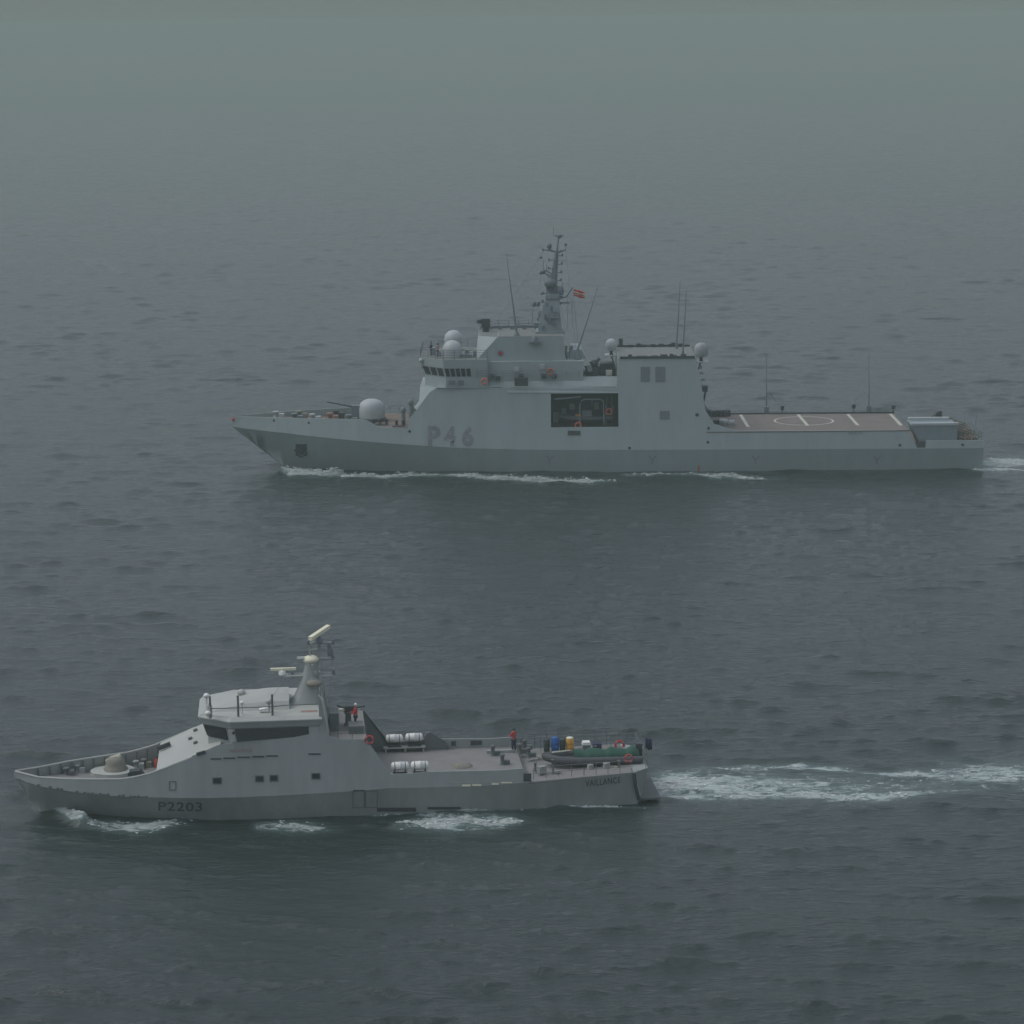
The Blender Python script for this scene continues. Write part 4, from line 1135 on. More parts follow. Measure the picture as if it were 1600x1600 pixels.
    p = on_slope(313, 1178); m = MB(); m.cbox((X(314, 1178), -H.b(*H.side(314, 1178)) + .02, Z(314, 1178) + .05), (.62, .16, .22), 0, -.25); m.build('vent_slot', 'dark_steel', root)
    # wheelhouse: body, window band, fascia, roof
    vw = -3.35
    wl = fr.fv(330, 1157, vw); zsill0 = Z(375, 1160.5); zsill1 = Z(470, 1150)
    wA = fr.fv(371, 1160, -W1)
    def P(px, py, v): return fr.fv(px, py, v)
    # plan polygons: front centre, near corner, aft
    zb_ = z1 - .2
    zs = P(420, 1157, -3.9)[1]; zh = P(420, 1136.5, -3.75)[1]; zr = P(420, 1127, -3.9)[1]
    sC = P(366, 1150, -3.85)[0]           # near corner pillar
    sFt = P(318, 1140, -2.3)[0]; sFb = P(330, 1157, -2.3)[0]
    sAft = P(503, 1130, -3.8)[0]
    def wplan(sf, sc, w_): return [(sf, -2.3), (sc, -w_), (sAft, -w_), (sAft, w_), (sc, w_), (sf, 2.3)]
    wh = MB().plan([(wplan(sFb - .2, sC - .05, 3.95), zb_ - .2), (wplan(sFb - .2, sC - .05, 3.95), zs), (wplan(sFt, sC - .2, 3.8), zh), (wplan(sFt - .1, sC - .2, 3.9), zh + .05), (wplan(sFt - .3, sC - .25, 4.0), zr)]).build('wheelhouse', 'v_hull', root)
    # glass band
    def band(a0, b0_, a1, b1_, t0, t1, h0, h1, h1b=None):
        a0, b0_, a1, b1_ = map(Vector, (a0, b0_, a1, b1_)); nrm = (b0_ - a0).cross(a1 - a0).normalized()
        if nrm.y > 0 and abs(nrm.y) > abs(nrm.x): nrm = -nrm
        if abs(nrm.x) >= abs(nrm.y) and nrm.x > 0: nrm = -nrm
        vs = []
        for off in (.05, -.05):
            for t, h in ((t0, h0), (t1, h0 if h1b is None else h1b), (t1, h1), (t0, h1)):
                vs.append(tuple(a0.lerp(b0_, t).lerp(a1.lerp(b1_, t), h) + nrm * off))
        return MB().add(vs, [(0, 1, 2, 3), (0, 4, 5, 1), (1, 5, 6, 2), (2, 6, 7, 3), (3, 7, 4, 0)])
    pb = wplan(sFb - .2, sC - .05, 3.95); pt_ = wplan(sFt, sC - .2, 3.8)
    g = lambda i, z, pl: (pl[i][0], pl[i][1], z)
    band(g(0, zs, pb), g(1, zs, pb), g(0, zh, pt_), g(1, zh, pt_), .03, .80, .06, .97).build('windscreen', 'glass', wh)
    band(g(5, zs, pb), g(0, zs, pb), g(5, zh, pt_), g(0, zh, pt_), .05, .98, .06, .97).build('windscreen', 'glass', wh)
    se = (P(483, 1140, -3.85)[0] - sC) / (sAft - sC)
    m = band(g(1, zs, pb), g(2, zs, pb), g(1, zh, pt_), g(2, zh, pt_), .04, se, .0, .97, .26)
    m.build('side_window', 'glass', wh)
    m = band(g(1, zs, pb), g(2, zs, pb), g(1, zh, pt_), g(2, zh, pt_), -.035, .025, .0, .98); m.build('window_pillar', 'v_top', wh)
    q_ = P(365, 1145, -3.95); m = MB(); m.tube([(q_[0], -3.9, q_[1]), (q_[0], -4.04, q_[1])], .10, 8); m.build('side_light', 'dark_steel', wh)
    # roof slab and raised roof casing
    sR0 = sFt - .35
    mb = MB(); mb.plan([(wplan(sR0, sC - .3, 4.05), zr), (wplan(sR0, sC - .3, 4.05), zr + .08), (wplan(sR0 + .25, sC - .1, 3.75), zr + .30)]); roof = mb.build('wheelhouse_roof', 'v_top', root)
    c0_ = P(333, 1114, -1.6); c1_ = P(440, 1104, -1.6); zc0 = zr + .3
    rise = P(395, 1082, 1.6)
    mb = MB()
    sa_, sb_ = sR0 + .6, P(452, 1104, -1.8)[0]
    def rp(s, k): return [(s, -2.1, zc0), (s, -1.7, zc0 + k * .55), (s, -.8, zc0 + k * .9), (s, .8, zc0 + k * .9), (s, 1.7, zc0 + k * .55), (s, 2.1, zc0)]
    mb.loft([rp(sa_, .15), rp(sa_ + (sb_ - sa_) * .45, .75), rp(sa_ + (sb_ - sa_) * .75, .95), rp(sb_, .95)])
    mb.build('roof_casing', 'v_top', roof)
    MB().box(P(470, 1109, -2.8)[0], P(496, 1109, -2.8)[0], -3.0, -2.55, zc0 + .0, zc0 + .02).build('roof_marking', 'v_roof_red', roof)
    # roof railing stanchions with a line
    pr = []
    for px, yt, yb in ((329, 1088, 1124), (372.5, 1087, 1121), (426, 1085, 1120)):
        a = P(px, yb, -3.5); b_ = P(px, yt, -3.5); MB().tube([(a[0], -3.5, zc0 - .05), (a[0], -3.5, b_[1])], .085, 6).build('stanchion', 'v_inner', roof); pr.append((a[0], -3.5, zc0 + (b_[1] - zc0) * .42))
    MB().tube([pr[0], pr[1], pr[2], (P(445, 1104, -3)[0], -2.6, zc0 + .45), (P(500, 1104, -3)[0], -2.6, zc0 + .45)], .035, 5).build('safety_line', 'v_inner', roof)
    for px, py, r_, v in ((322.5, 1087, .22, -3.2), (325, 1114, .2, -3.6), (378, 1098, .16, -3.1), (377, 1082, .3, 0), (414, 1084, .22, 0), (420, 1096, .25, -2.8)):
        a = P(px, py, v); m = MB(); m.tube([(a[0], v, zc0), (a[0], v, a[1])], .07, 6); m.ball((a[0], v, a[1]), r_, .8, 12, 8); m.build('roof_lamp', 'white' if r_ < .24 else 'v_top', roof)
    a = P(413, 1108, -2.6); MB().cbox((a[0], -2.6, a[1]), (.7, .35, .16), 0, -.15).build('horn', 'white', roof)
    a = P(327, 1106, -3.4); MB().lathe((a[0], -3.4, zc0), [(.2, 0), (.2, .8), (.12, .95), (.02, 1.0)], 10).build('life_buoy_light', 'v_top', roof)
    # mast -----------------------------------------------------------------
    def mp(px, py, v=0.0): return fr.pt(px, py, v)
    def ring(pxa, pxb, py, w_):
        a = P(pxa, py, 0); b_ = P(pxb, py, 0); c_ = (a[0] + b_[0]) / 2; h_ = (b_[0] - a[0]) / 2; n = 16; out = []
        for k in range(n):
            t = 2 * PI * k / n; cx = math.copysign(abs(math.cos(t)) ** .7, math.cos(t)); sy = math.copysign(abs(math.sin(t)) ** .7, math.sin(t))
            out.append((c_ + h_ * cx, w_ * sy, a[1]))
        return out
    rs = [ring(446, 502, 1098, 1.1), ring(458, 501, 1090, .95), ring(464, 499, 1077, .8), ring(470, 498, 1062, .65), ring(474, 498, 1050, .55), ring(477, 498, 1034, .5)]
    rs[0] = [(p[0], p[1], zc0 - .05) for p in rs[0]]
    mast = MB().loft(rs, True, True).build('mast', 'v_hull', root)
    m = MB(); a = mp(486, 1029); m.lathe((a[0], 0, P(486, 1034, 0)[1]), [(.45, 0), (.6, .12), (.55, .3), (.3, .42), (.02, .45)], 16); m.build('radar_dome', 'cream', mast)
    m = MB()
    for a, b_ in (((484, 1033), (484, 1005)), ((496, 1033), (497, 1003)), ((484, 1005), (500, 1003)), ((484, 1016), (498, 1015)), ((498, 1029), (520, 1029)), ((497, 1052), (519, 1052)), ((450, 1054), (478, 1053)), ((464, 1028), (482, 1029)), ((515, 1003), (514, 1025)), ((497, 1005), (520, 1004)), ((519, 1052), (521, 1044)), ((500, 1003), (499, 1033))):
        m = MB(); m.tube([mp(*a), mp(*b_)], .07 if abs(a[1] - b_[1]) > 3 else .10, 6); m.build('mast_yard', 'v_hull', mast)
    a = P(450, 1056, 0); b_ = P(478, 1053, 0); MB().box(a[0] - .3, b_[0], -.35, .35, a[1], a[1] + .08).build('radar_bracket', 'v_top', mast)
    a = P(497, 1055, 0); b_ = P(519, 1053, 0); MB().box(a[0], b_[0], -.4, .4, a[1], a[1] + .07).build('mast_bracket', 'v_top', mast)
    a = P(464, 1029, 0); b_ = P(480, 1029, 0); MB().box(a[0], b_[0], -.3, .3, a[1], a[1] + .07).build('mast_bracket', 'v_top', mast)
    a = P(491, 1066, -.8); m = MB(); m.lathe((a[0], -.8, a[1] - .2), [(.5, 0), (.62, .12), (.5, .3), (.2, .38)], 14); m.build('mast_platform', 'canvas', mast)
    for (px, py, s_) in ((516, 1018, .30), (514, 1010, .2), (520, 1003, .16), (520, 1027, .16), (481, 1004, .15), (521, 1050, .18), (457, 1054, .2)):
        a = mp(px, py); m = MB(); m.lathe((a[0], 0, a[2] - s_), [(s_ * .6, 0), (s_ * .75, s_), (s_ * .4, s_ * 2)], 10); m.build('sensor', 'mast_grey', mast)
    for a, b_, va, vb2 in (((498, 1005), (509, 1118), 0, -3.4), ((498, 1005), (509, 1100), 0, 3.4), ((520, 1029), (512, 1110), 0, -1), ((464, 1028), (427, 1087), 0, -2.8)):
        MB().tube([fr.pt(*a, va), fr.pt(*b_, vb2)], .014, 4).build('rigging_wire', 'mast_grey', mast)
    for k in range(5):
        c_ = fr.pt(488 + (k % 2) * 5, 1040 + k * 11, -.62); MB().cbox(c_, (.18, .2, .2)).build('mast_box', 'v_top', mast)
    # the two radar scanners
    a = mp(442.5, 1045.5); m = MB(); m.cbox(a, (1.78, .22, .17)); sc = m.build('radar_scanner', 'cream', mast)
    m = MB(); m.lathe((a[0] - .08, 0, P(441, 1054, 0)[1]), [(.25, 0), (.26, .25), (.12, .33), (.1, a[2] - P(441, 1054, 0)[1])], 12); m.build('scanner_motor', 'white', sc)
    a = mp(499, 988.5); L = mp(484, 998); R_ = mp(514, 979)
    # scanner turned towards and away from the viewer: level bar lying oblique
    lz = a[2]; p0 = Vector(fr.fz(484, 998, lz)); p1 = Vector(fr.fz(514.5, 979, lz))
    cx, cy = (p0.x + p1.x) / 2, (p0.y + p1.y) / 2; ln = 2.6
    dv = (p1 - p0).normalized() * ln / 2
    # shown slanted in the photograph: turned and slightly tilted
    e0 = (a[0] - .66, -.95, P(484, 998, -.95)[1]); e1 = (a[0] + .66, .95, P(514, 979, .95)[1])
    m = MB(); hw = .17
    d = Vector(e1) - Vector(e0); side = Vector((-d.y, d.x, 0)).normalized() * .16
    up_ = Vector((0, 0, .13))
    vs = []
    for e in (Vector(e0), Vector(e1)):
        for sg, uz in ((-1, -1), (1, -1), (1, 1), (-1, 1)): vs.append(tuple(e + side * sg + up_ * uz))
    m.add(vs, [(0, 1, 2, 3), (4, 7, 6, 5), (0, 4, 5, 1), (1, 5, 6, 2), (2, 6, 7, 3), (3, 7, 4, 0)]); sc = m.build('radar_scanner', 'cream', mast)
    zt_ = P(494, 1004, 0)[1]; m = MB(); m.lathe((a[0] - .1, 0, zt_), [(.32, 0), (.32, .3), (.16, .4), (.14, max(.5, a[2] - zt_ - .1))], 12); m.build('scanner_motor', 'mast_grey', sc)
    # after fin of the wheelhouse and the open upper deck behind it
    zud = Z(545, 1155) - .1
    m = MB()
    for sg in (-1, 1):
        w_ = 3.9
        f = [P(497, 1086, -w_), P(504, 1093, -w_), P(509, 1118, -w_), P(514, 1150, -w_), P(500, 1150, -w_)]
        for f1_ in (0,):
            m.add([(q0, sg * w_, q1) for q0, q1 in f] + [(q0, sg * (w_ - .35), q1) for q0, q1 in f], [tuple(range(5)), tuple(range(9, 4, -1))] + [(i, (i + 1) % 5, (i + 1) % 5 + 5, i + 5) for i in range(5)])
    m.build('after_fin', 'v_hull', wh)
    m = MB(); fp = [P(x, y, -3.95) for x, y in ((498, 1087), (504, 1094), (509, 1118), (513, 1146))]; m.tube([(q0, -3.93, q1) for q0, q1 in fp], [.05, .12, .12, .06], 6); m.build('fin_lit_edge', 'v_top', wh)  # paler tube added along the fin: light caught by its edge, put into colour
    sb0 = P(509, 1120, -3.6)[0]
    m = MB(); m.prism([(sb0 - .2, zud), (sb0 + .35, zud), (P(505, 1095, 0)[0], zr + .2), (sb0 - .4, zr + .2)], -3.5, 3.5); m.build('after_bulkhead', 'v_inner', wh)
    m = MB(); m.box(P(515, 1130, -1)[0], P(525, 1130, -1)[0] + .2, -1.5, .6, zud, P(520, 1112, -1)[1]); m.build('deck_locker', 'v_inner', root)
    deck_strip(H, [(sb0 - .5, zud), (X(573, 1156), zud)], 'upper_deck', 'v_deck', root, .12)
    # aft wall of the superstructure below the upper deck, down to the main deck
    sw = X(573, 1157); bw = H.b(sw, zud)
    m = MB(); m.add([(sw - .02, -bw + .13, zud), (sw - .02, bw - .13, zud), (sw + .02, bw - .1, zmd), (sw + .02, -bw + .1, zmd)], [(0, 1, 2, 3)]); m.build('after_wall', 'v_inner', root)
    # far side: high bulwark sloping down aft, as seen from inside
    wF = H.b(25, zud) - .12
    pts = [(565, 1107), (572, 1114), (600, 1150), (612, 1168), (620, 1187)]
    po = [P(x, y, wF) for x, y in pts]
    zlo = zmd
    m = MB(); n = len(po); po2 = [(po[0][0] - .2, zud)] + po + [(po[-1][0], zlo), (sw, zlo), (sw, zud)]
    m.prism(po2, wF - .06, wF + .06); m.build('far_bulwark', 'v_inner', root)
    # upper deck equipment: gun on pedestal, box, rails
    a = P(544, 1112, -.2); m = MB(); m.lathe((a[0], -.2, zud), [(.35, 0), (.22, .3), (.2, a[1] - zud - .2), (.35, a[1] - zud)], 12)
    gp = m.build('gun_pedestal', 'v_inner', root)
    m = MB(); m.cbox((a[0] + .1, -.2, a[1] + .22), (.7, .35, .4)); m.tube([(a[0] - .2, -.2, a[1] + .25), (P(531, 1103, -.2)[0] - .2, -.2, P(531, 1102, -.2)[1])], .06, 6); m.tube([(a[0] + .3, -.2, a[1] + .25), (a[0] + 1.2, .1, a[1] + .3)], .06, 6)
    m.build('deck_gun', 'dark_steel', gp)
    a = P(532, 1109, 0); MB().cbox((a[0], 0, a[1]), (.6, .4, .15)).build('gun_shield', 'cream', gp)
    m = MB(); m.box(P(545, 1146, -2)[0], P(568, 1146, -2)[0], -2.4, -1.0, zud, zud + .55); m.build('deck_locker', 'v_inner', root)
    a = P(561, 1136, -1.6); MB().ball((a[0], -1.6, a[1]), .2, .9, 12, 8).build('compass_dome', 'cream', root)
    m = MB(); m.rail([(P(528, 1155, -bw)[0], -bw + .15, zud), (sw, -bw + .15, zud)], .95, 2, 1.2, .022)
    m.build('deck_railing', 'v_inner', root)
    # side details
    for x0, y0, x1, y1 in ((332, 1214.5, 346.5, 1225), (398.5, 1211.5, 412.5, 1222), (421, 1210.5, 434.5, 1221), (486.5, 1207.5, 500.5, 1217.5)):
        m = MB(); H.patch(m, x0, y0, x1, y1, .035); pn = m.build('porthole', 'v_inner', root)
        m = MB(); H.patch(m, x0 + 1.6, y0 + 1.6, x1 - 1.6, y1 - 1.6, .05); m.build('porthole_glass', 'glass', pn)
    for x0, x1, y in ((329, 346, 1185.5), (349, 368, 1184.5), (371, 391, 1183), (394, 413, 1182), (416, 434, 1181), (482, 501, 1178)):
        m = MB(); H.patch(m, x0, y - 1, x1, y + 1, .04); m.build('vent_slot', 'dark_steel', root)
    m = MB()
    for a in ((264, 1221, 265, 1234), (274, 1221, 275, 1234), (264, 1220.4, 275, 1221.4), (264, 1233.6, 275, 1234.6)): H.patch(m, *a, .04)
    m.build('hatch_frame', 'v_inner', root)
    for a in ((722, 1226, 735, 1228.4), (738, 1225.3, 752, 1227.8), (768, 1223.5, 779, 1226), (783, 1222, 800, 1223.6)):
        m = MB(); H.patch(m, *a, .05); m.build('rubbing_pad', 'cream', root)
    for a in ((552, 1234, 569, 1236), (589, 1262, 650, 1268), (668, 1261, 720, 1264.5)):
        m = MB(); H.patch(m, *a, .04); m.build('hull_recess', 'dark_steel', root)
    m = MB(); H.patch(m, 818, 1208.5, 830, 1221, .03); m.build('scupper', 'dark_steel', root)
    m = MB()
    for k in range(9): 
        x = 700 + k * 15; H.patch(m, x, 1222 + (k % 2) * .5, x + 9, 1223 + (k % 2) * .5, .03)
    m.build('weld_seam', 'v_hull', root)
    for x0, x1 in ((551, 569), (571, 589)):
        m = MB()
        for a in ((x0, 1236, x0 + .8, 1262), (x1, 1236, x1 + .8, 1262), (x0, 1235.4, x1, 1236.2), (x0, 1261.4, x1, 1262.2)): H.patch(m, *a, .03)
        m.build('hatch_frame', 'v_inner', root)
    # dark rubbing strip along the knuckle forward, ragged
    m = MB()
    ks = [(25, 1216), (40, 1223), (60, 1228), (100, 1235), (150, 1242), (200, 1245), (240, 1246.3)]
    for x in range(28, 232, 6):
        if rnd.random() < .55:
            y = piece(ks, x); y2 = piece(ks, x + 5); s_, z_ = H.side(x, y); s2, z2 = H.side(x + 5, y2)
            hgt = .08 + .10 * rnd.random()
            m.add([(s_, -(H.b(s_, z_) + .03), z_ - .02), (s2, -(H.b(s2, z2) + .03), z2 - .02), (s2, -(H.b(s2, z2 + hgt) + .03), z2 + hgt), (s_, -(H.b(s_, z_ + hgt) + .03), z_ + hgt * .8)], [(0, 1, 2, 3)])
    m.build('rubbing_strip', 'v_inner', root)
    # lettering
    text_on_hull(H, 'P2203', 247.5, (1266.5, 1267.5), 316, (1252.5, 1253.5), 'pennant_number', 'v_lettering', root, 0.012, 1.08)
    text_on_hull(H, 'VAILLANCE', 914.5, (1229.3, 1223.2), 969.5, (1219.2, 1213.2), 'ship_name', 'v_lettering', root, 0.012, 1.1)
    text_on_hull(H, 'VAILLANCE', 358, (1175.6, 1174.6), 394, (1170.2, 1169.4), 'name_plate', 'v_roof_red', root, 0.02, 1.05)
    # cap rail, pale, along the fore bulwark
    m = MB(); pts = []
    for sg in (-1, 1):
        pts = []
        for x, y in [(24, 1206)] + opx[1:8] + [(300, 1184)]:
            s_, z_ = H.side(x, y); pts.append((s_, sg * max(0.0, H.b(s_, z_) - .05), z_ + .02))
        m.tube(pts, .075, 6)
    m.build('cap_rail', 'v_top', root)
    # bulwark stays on the far side
    m = MB()
    for k in range(14):
        s_ = 1.6 + k * .75; z_ = piece(top, s_); w_ = H.b(s_, z_) - .12; m.cbox((s_, w_ - .12, (z_ + zfd) / 2), (.06, .22, max(.2, z_ - zfd)))
    m.build('bulwark_stay', 'v_inner', root)
    # bow gun under canvas on its pale ring
    g0 = fr.fz(180, 1207, zfd + .1)
    m = MB(); gx, gy = g0[0] + .0, g0[1]
    n = 28; rg = []
    for z_, k_ in ((zfd, 1.0), (zfd + .3, 1.0), (zfd + .34, .96)):
        ring_ = []
        for i in range(n):
            t = 2 * PI * i / n; r_ = 1.38 * k_; x_ = math.cos(t)
            ring_.append((gx + r_ * x_ * (1.25 if x_ < -.75 else 1), gy + r_ * math.sin(t) * .95, z_))
        rg.append(ring_)
    m.loft(rg); gb = m.build('gun_ring', 'v_top', root)
    m = MB(); m.lathe((gx + .05, gy, zfd + .3), [(.86, 0), (.84, .15), (.74, .2), (.70, .5), (.62, .75), (.45, .93), (.1, 1.0)], 18); m.build('canvas_cover', 'canvas', gb)
    e = fr.fv(168, 1189, gy); f_ = fr.fv(187, 1182, gy); m = MB(); m.tube([(e[0] - .15, gy, e[1]), (e[0] + .25, gy, e[1] + .12), (f_[0] + .1, gy, f_[1])], [.07, .2, .26], 8); m.build('canvas_hood', 'canvas_light', gb)
    a = fr.fz(215, 1212, zfd); MB().prism([(a[0] - .9, zfd + .05), (a[0] + .5, zfd + .05), (a[0] + .2, zfd + .45), (a[0] - .5, zfd + .4)], a[1] - .3, a[1] + .4).build('anchor_gear', 'dark_steel', root)
    for px, py, nm, mt in ((104, 1207, 'windlass', 'v_inner'), (121, 1202, 'bollard', 'v_hull'), (142, 1196, 'bollard', 'canvas'), (86, 1203, 'bollard', 'v_hull'), (213, 1196, 'deck_locker', 'v_hull'), (225, 1193, 'deck_fitting', 'canvas')):
        a = fr.fz(px, py + 5, zfd); m = MB()
        m.lathe((a[0], a[1], zfd), [(.26, 0), (.16, .12), (.15, .45), (.26, .52), (.2, .6)], 10); m.cbox((a[0] + .35, a[1], zfd + .2), (.4, .6, .4)); m.build(nm, mt, root)
    # anchor roller and stem notch
    # main deck: far bulwark, far shelter plate, rails
    wM = H.b(32, zmd) - .06
    a = [P(x, y, wM - .2) for x, y in ((663, 1150), (667, 1145), (673, 1143.5), (697, 1159), (700, 1166))]
    m = MB(); m.prism(a + [(a[-1][0], zmd), (a[0][0], zmd)], wM - .3, wM - .1); m.build('shelter_plate', 'v_inner', root)
    a = P(621, 1160, wM); b_ = P(664, 1160, wM); m = MB(); m.box(a[0] - .6, b_[0], wM - .18, wM - .06, zmd, a[1] + .05); m.build('inner_bulwark', 'v_inner', root)
    a = P(700, 1157, wM); b_ = P(814, 1157, wM); zrl = a[1]
    m = MB(); m.rail([(a[0], wM, zmd), (b_[0], wM, zmd)], zrl - zmd, 4, .8, .03)
    m.build('deck_railing', 'v_inner', root)
    for x0, x1 in ((735, 753), (705, 712)): MB().box(P(x0, 1160, wM)[0], P(x1, 1160, wM)[0], wM - .12, wM - .06, zmd + .2, zrl - .05).build('dodger', 'dark_steel', root)
    # low hatch, vents on main deck
    a = fr.fz(722, 1197, zmd); MB().lathe((a[0], a[1], zmd), [(.75, 0), (.7, .1), (.2, .28), (.02, .3)], 14).build('deck_hatch', 'canvas', root)
    for px, py in ((785, 1195), (770, 1181), (812, 1178), (820, 1172), (826, 1184)):
        a = fr.fz(px, py, zmd); m = MB(); m.lathe((a[0], a[1], zmd), [(.2, 0), (.14, .1), (.14, .6), (.22, .7), (.1, .8)], 8); m.cbox((a[0] + .3, a[1] + .2, zmd + .15), (.5, .3, .3)); m.build('bollard', 'v_inner', root)
    m = MB(); m.cbox((fr.fz(782, 1176, zmd)[0], fr.fz(782, 1176, zmd)[1], zmd + .1), (2.0, .25, .2)); m.build('deck_stowage', 'v_hull', root)
    # aft deck rails near and far side, raised far edge
    yN = -H.b(SE - 3, zt) + .12
    m = MB(); m.rail([(s_a + .4, -H.b(s_a + .4, zad) + .15, zad + .02), (SE - 3.5, -H.b(SE - 3.5, zad) + .15, zad + .1), (SE - .1, -bE + .12, zt)], .85, 2, .95, .018)
    m.build('stern_railing', 'v_deck', root)
    m = MB(); m.rail([(s_a + .4, H.b(s_a + .4, zad) - .15, zad + .02), (SE - .1, bE - .12, zt)], 1.05, 3, .85, .022); m.build('stern_railing', 'v_inner', root); m = MB(); m.rail([(SE + 1.0, -bE + q, zt), (SE + 1.0, bE - q, zt)], 1.05, 3, .85, .022)
    m.build('stern_railing', 'v_inner', root)
    a = P(1008, 1172, .5); MB().tube([(a[0], .5, zt), (P(1008, 1150, .5)[0], .5, P(1008, 1149, .5)[1])], .035, 6).build('ensign_staff', 'mast_grey', root)
    a = P(848, 1160, 2.6); m = MB()
    return root, dict(zfd=zfd, zmd=zmd, zad=zad, zud=zud, SE=SE, zt=zt, bE=bE, wM=wM, s_a=s_a, wF=wF)
M['canvas_light'] = mat('canvas_light', (0.40, 0.38, 0.30), 0.85, 0.12, 2)
VAI, K2 = build_vail()

# ------------------------------------------------------------------ things that rest on the ships
M['band_pale'] = mat('band_pale', (0.42, 0.22, 0.20), 0.7, 0.1, 2)
def add_part(mb, name, material, parent): return mb.build(name, material, parent)

def mkbm(fn): 
    m = MB(); fn(m); return m

# life raft canisters in their cradles on the small ship
def make_canister(r=.30, L=1.25):
    o = empty('life_raft', (0, 0, 0))
    m = MB(); n = 5
    prof = [(-L / 2, .10), (-L / 2 + .05, r * .8), (-L / 2 + .16, r), (-.05, r), (-.045, r * 1.06), (.045, r * 1.06), (.05, r), (L / 2 - .16, r), (L / 2 - .05, r * .8), (L / 2, .10)]
    rings = [[(x, q * math.cos(2 * PI * k / 16), r + .28 + q * math.sin(2 * PI * k / 16)) for k in range(16)] for x, q in prof]
    m.loft(rings, True, True); m.build('canister', 'white', o)
    m = MB()
    m.box(-.42, -.32, -.32, .32, 0, .34); m.box(.32, .42, -.32, .32, 0, .34); m.box(-.5, .5, -.3, -.22, 0, .08); m.box(-.5, .5, .22, .3, 0, .08)
    m.build('cradle', 'dark_steel', o)
    for x in (-.37, .37):
        m = MB(); rr = r * 1.03
        rings = [[(x + dx, q * math.cos(2 * PI * k / 16), r + .28 + q * math.sin(2 * PI * k / 16)) for k in range(16)] for dx, q in ((-.03, rr), (.03, rr))]
        m.loft(rings, False, True); m.build('strap', 'mast_grey', o)
    return o
raft0 = make_canister()
rafts = []
spots = [(625, 1196, 'near', 'white life raft canister on the near edge, closer to the wheelhouse, front row'),
         (656, 1195, 'near', 'white life raft canister on the near edge, closer to the stern, front row'),
         (616, 1153, 'far', 'white life raft canister on the far bulwark, closer to the wheelhouse, back row'),
         (647, 1151, 'far', 'white life raft canister on the far bulwark, closer to the stern, back row')]
for i, (px, py, sd, lab) in enumerate(spots):
    o = raft0 if i == 0 else copy_tree(raft0)
    if sd == 'near':
        v = -H2.b(26, K2['zmd']) + .55; z = F2.fv(px, py, v)[1] - .62
    else:
        v = K2['wM'] - .35; z = F2.fv(px, py, v)[1] - .62
    s = F2.fv(px, py, v)[0]
    o.location = F2.W(s, v, z); o.rotation_euler = (0, 0, F2.a)
    tag(o, lab, 'life raft', 'life raft canisters on the small patrol ship')
    for ch in o.children:
        pass
    rafts.append((s, v, z))
# shelves carrying the canisters belong to the ship
for a, b in ((rafts[0], rafts[1]), (rafts[2], rafts[3])):
    m = MB(); m.box(a[0] - .8, b[0] + .8, a[1] - .35, a[1] + .35, a[2] - .1, a[2])
    for s in (a[0] - .7, (a[0] + b[0]) / 2, b[0] + .6): m.box(s, s + .12, a[1] - .25, a[1] + .25, K2['zmd'], a[2] - .1)
    m.build('raft_shelf', 'v_top', VAI)

# drums on the after deck
def drum(px0, px1, py0, py1, v, material, label, lid=None):
    s0, z0 = F2.fv(px0, py1, v); s1, z1 = F2.fv(px1, py0, v); r = (s1 - s0) / 2; h = z1 - z0
    o = empty('drum', F2.W((s0 + s1) / 2, v, z0), F2.a, label, 'drum', 'drums standing on the after deck')
    prof = [(r * .97, 0), (r, .03), (r, h * .32), (r * 1.05, h * .34), (r, h * .36), (r, h * .64), (r * 1.05, h * .66), (r, h * .68), (r, h * .93), (r * .9, h)]
    MB().lathe((0, 0, 0), prof, 18).build('barrel', material, o)
    MB().lathe((0, 0, h), [(r * .9, 0), (r * .88, .05), (r * .2, .08)], 16).build('lid', lid or material, o)
    return z0
zs_ = []
for args in ((849.5, 859, 1156, 1174, 2.3, 'green_dark', 'black drum on the after deck, left of the blue one'),
             (861.5, 873.5, 1153, 1174, 2.3, 'blue', 'blue drum between two black drums on the after deck'),
             (874.5, 883.5, 1156, 1174, 2.3, 'green_dark', 'black drum on the after deck, between the blue and the yellow one'),
             (884.5, 896.5, 1153, 1174, 2.3, 'yellow', 'orange-yellow drum with pale lid on the after deck', 'cream')):
    M.setdefault('green_dark', mat('green_dark', (0.04, 0.055, 0.05), 0.6, 0.2, 2))
    zs_.append(drum(*args))
# the low platform under the drums, a part of the ship
za = K2['zad']; zp = min(zs_)
s0 = F2.fv(846, 1170, 2.3)[0]; s1 = F2.fv(1000, 1170, 2.3)[0]
m = MB(); m.box(s0, s1, 1.75, 2.9, zp - .12, zp)
for k in range(6):
    q = s0 + .1 + (s1 - s0 - .3) * k / 5; m.box(q, q + .1, 1.8, 1.9, za, zp - .12); m.box(q, q + .1, 2.7, 2.8, za, zp - .12)
m.build('stowage_rack', 'canvas', VAI)
m = MB(); m.rail([(s0, 2.9, zp), (s1, 2.9, zp)], 1.0, 3, 1.0, .02); m.build('rack_railing', 'mast_grey', VAI)

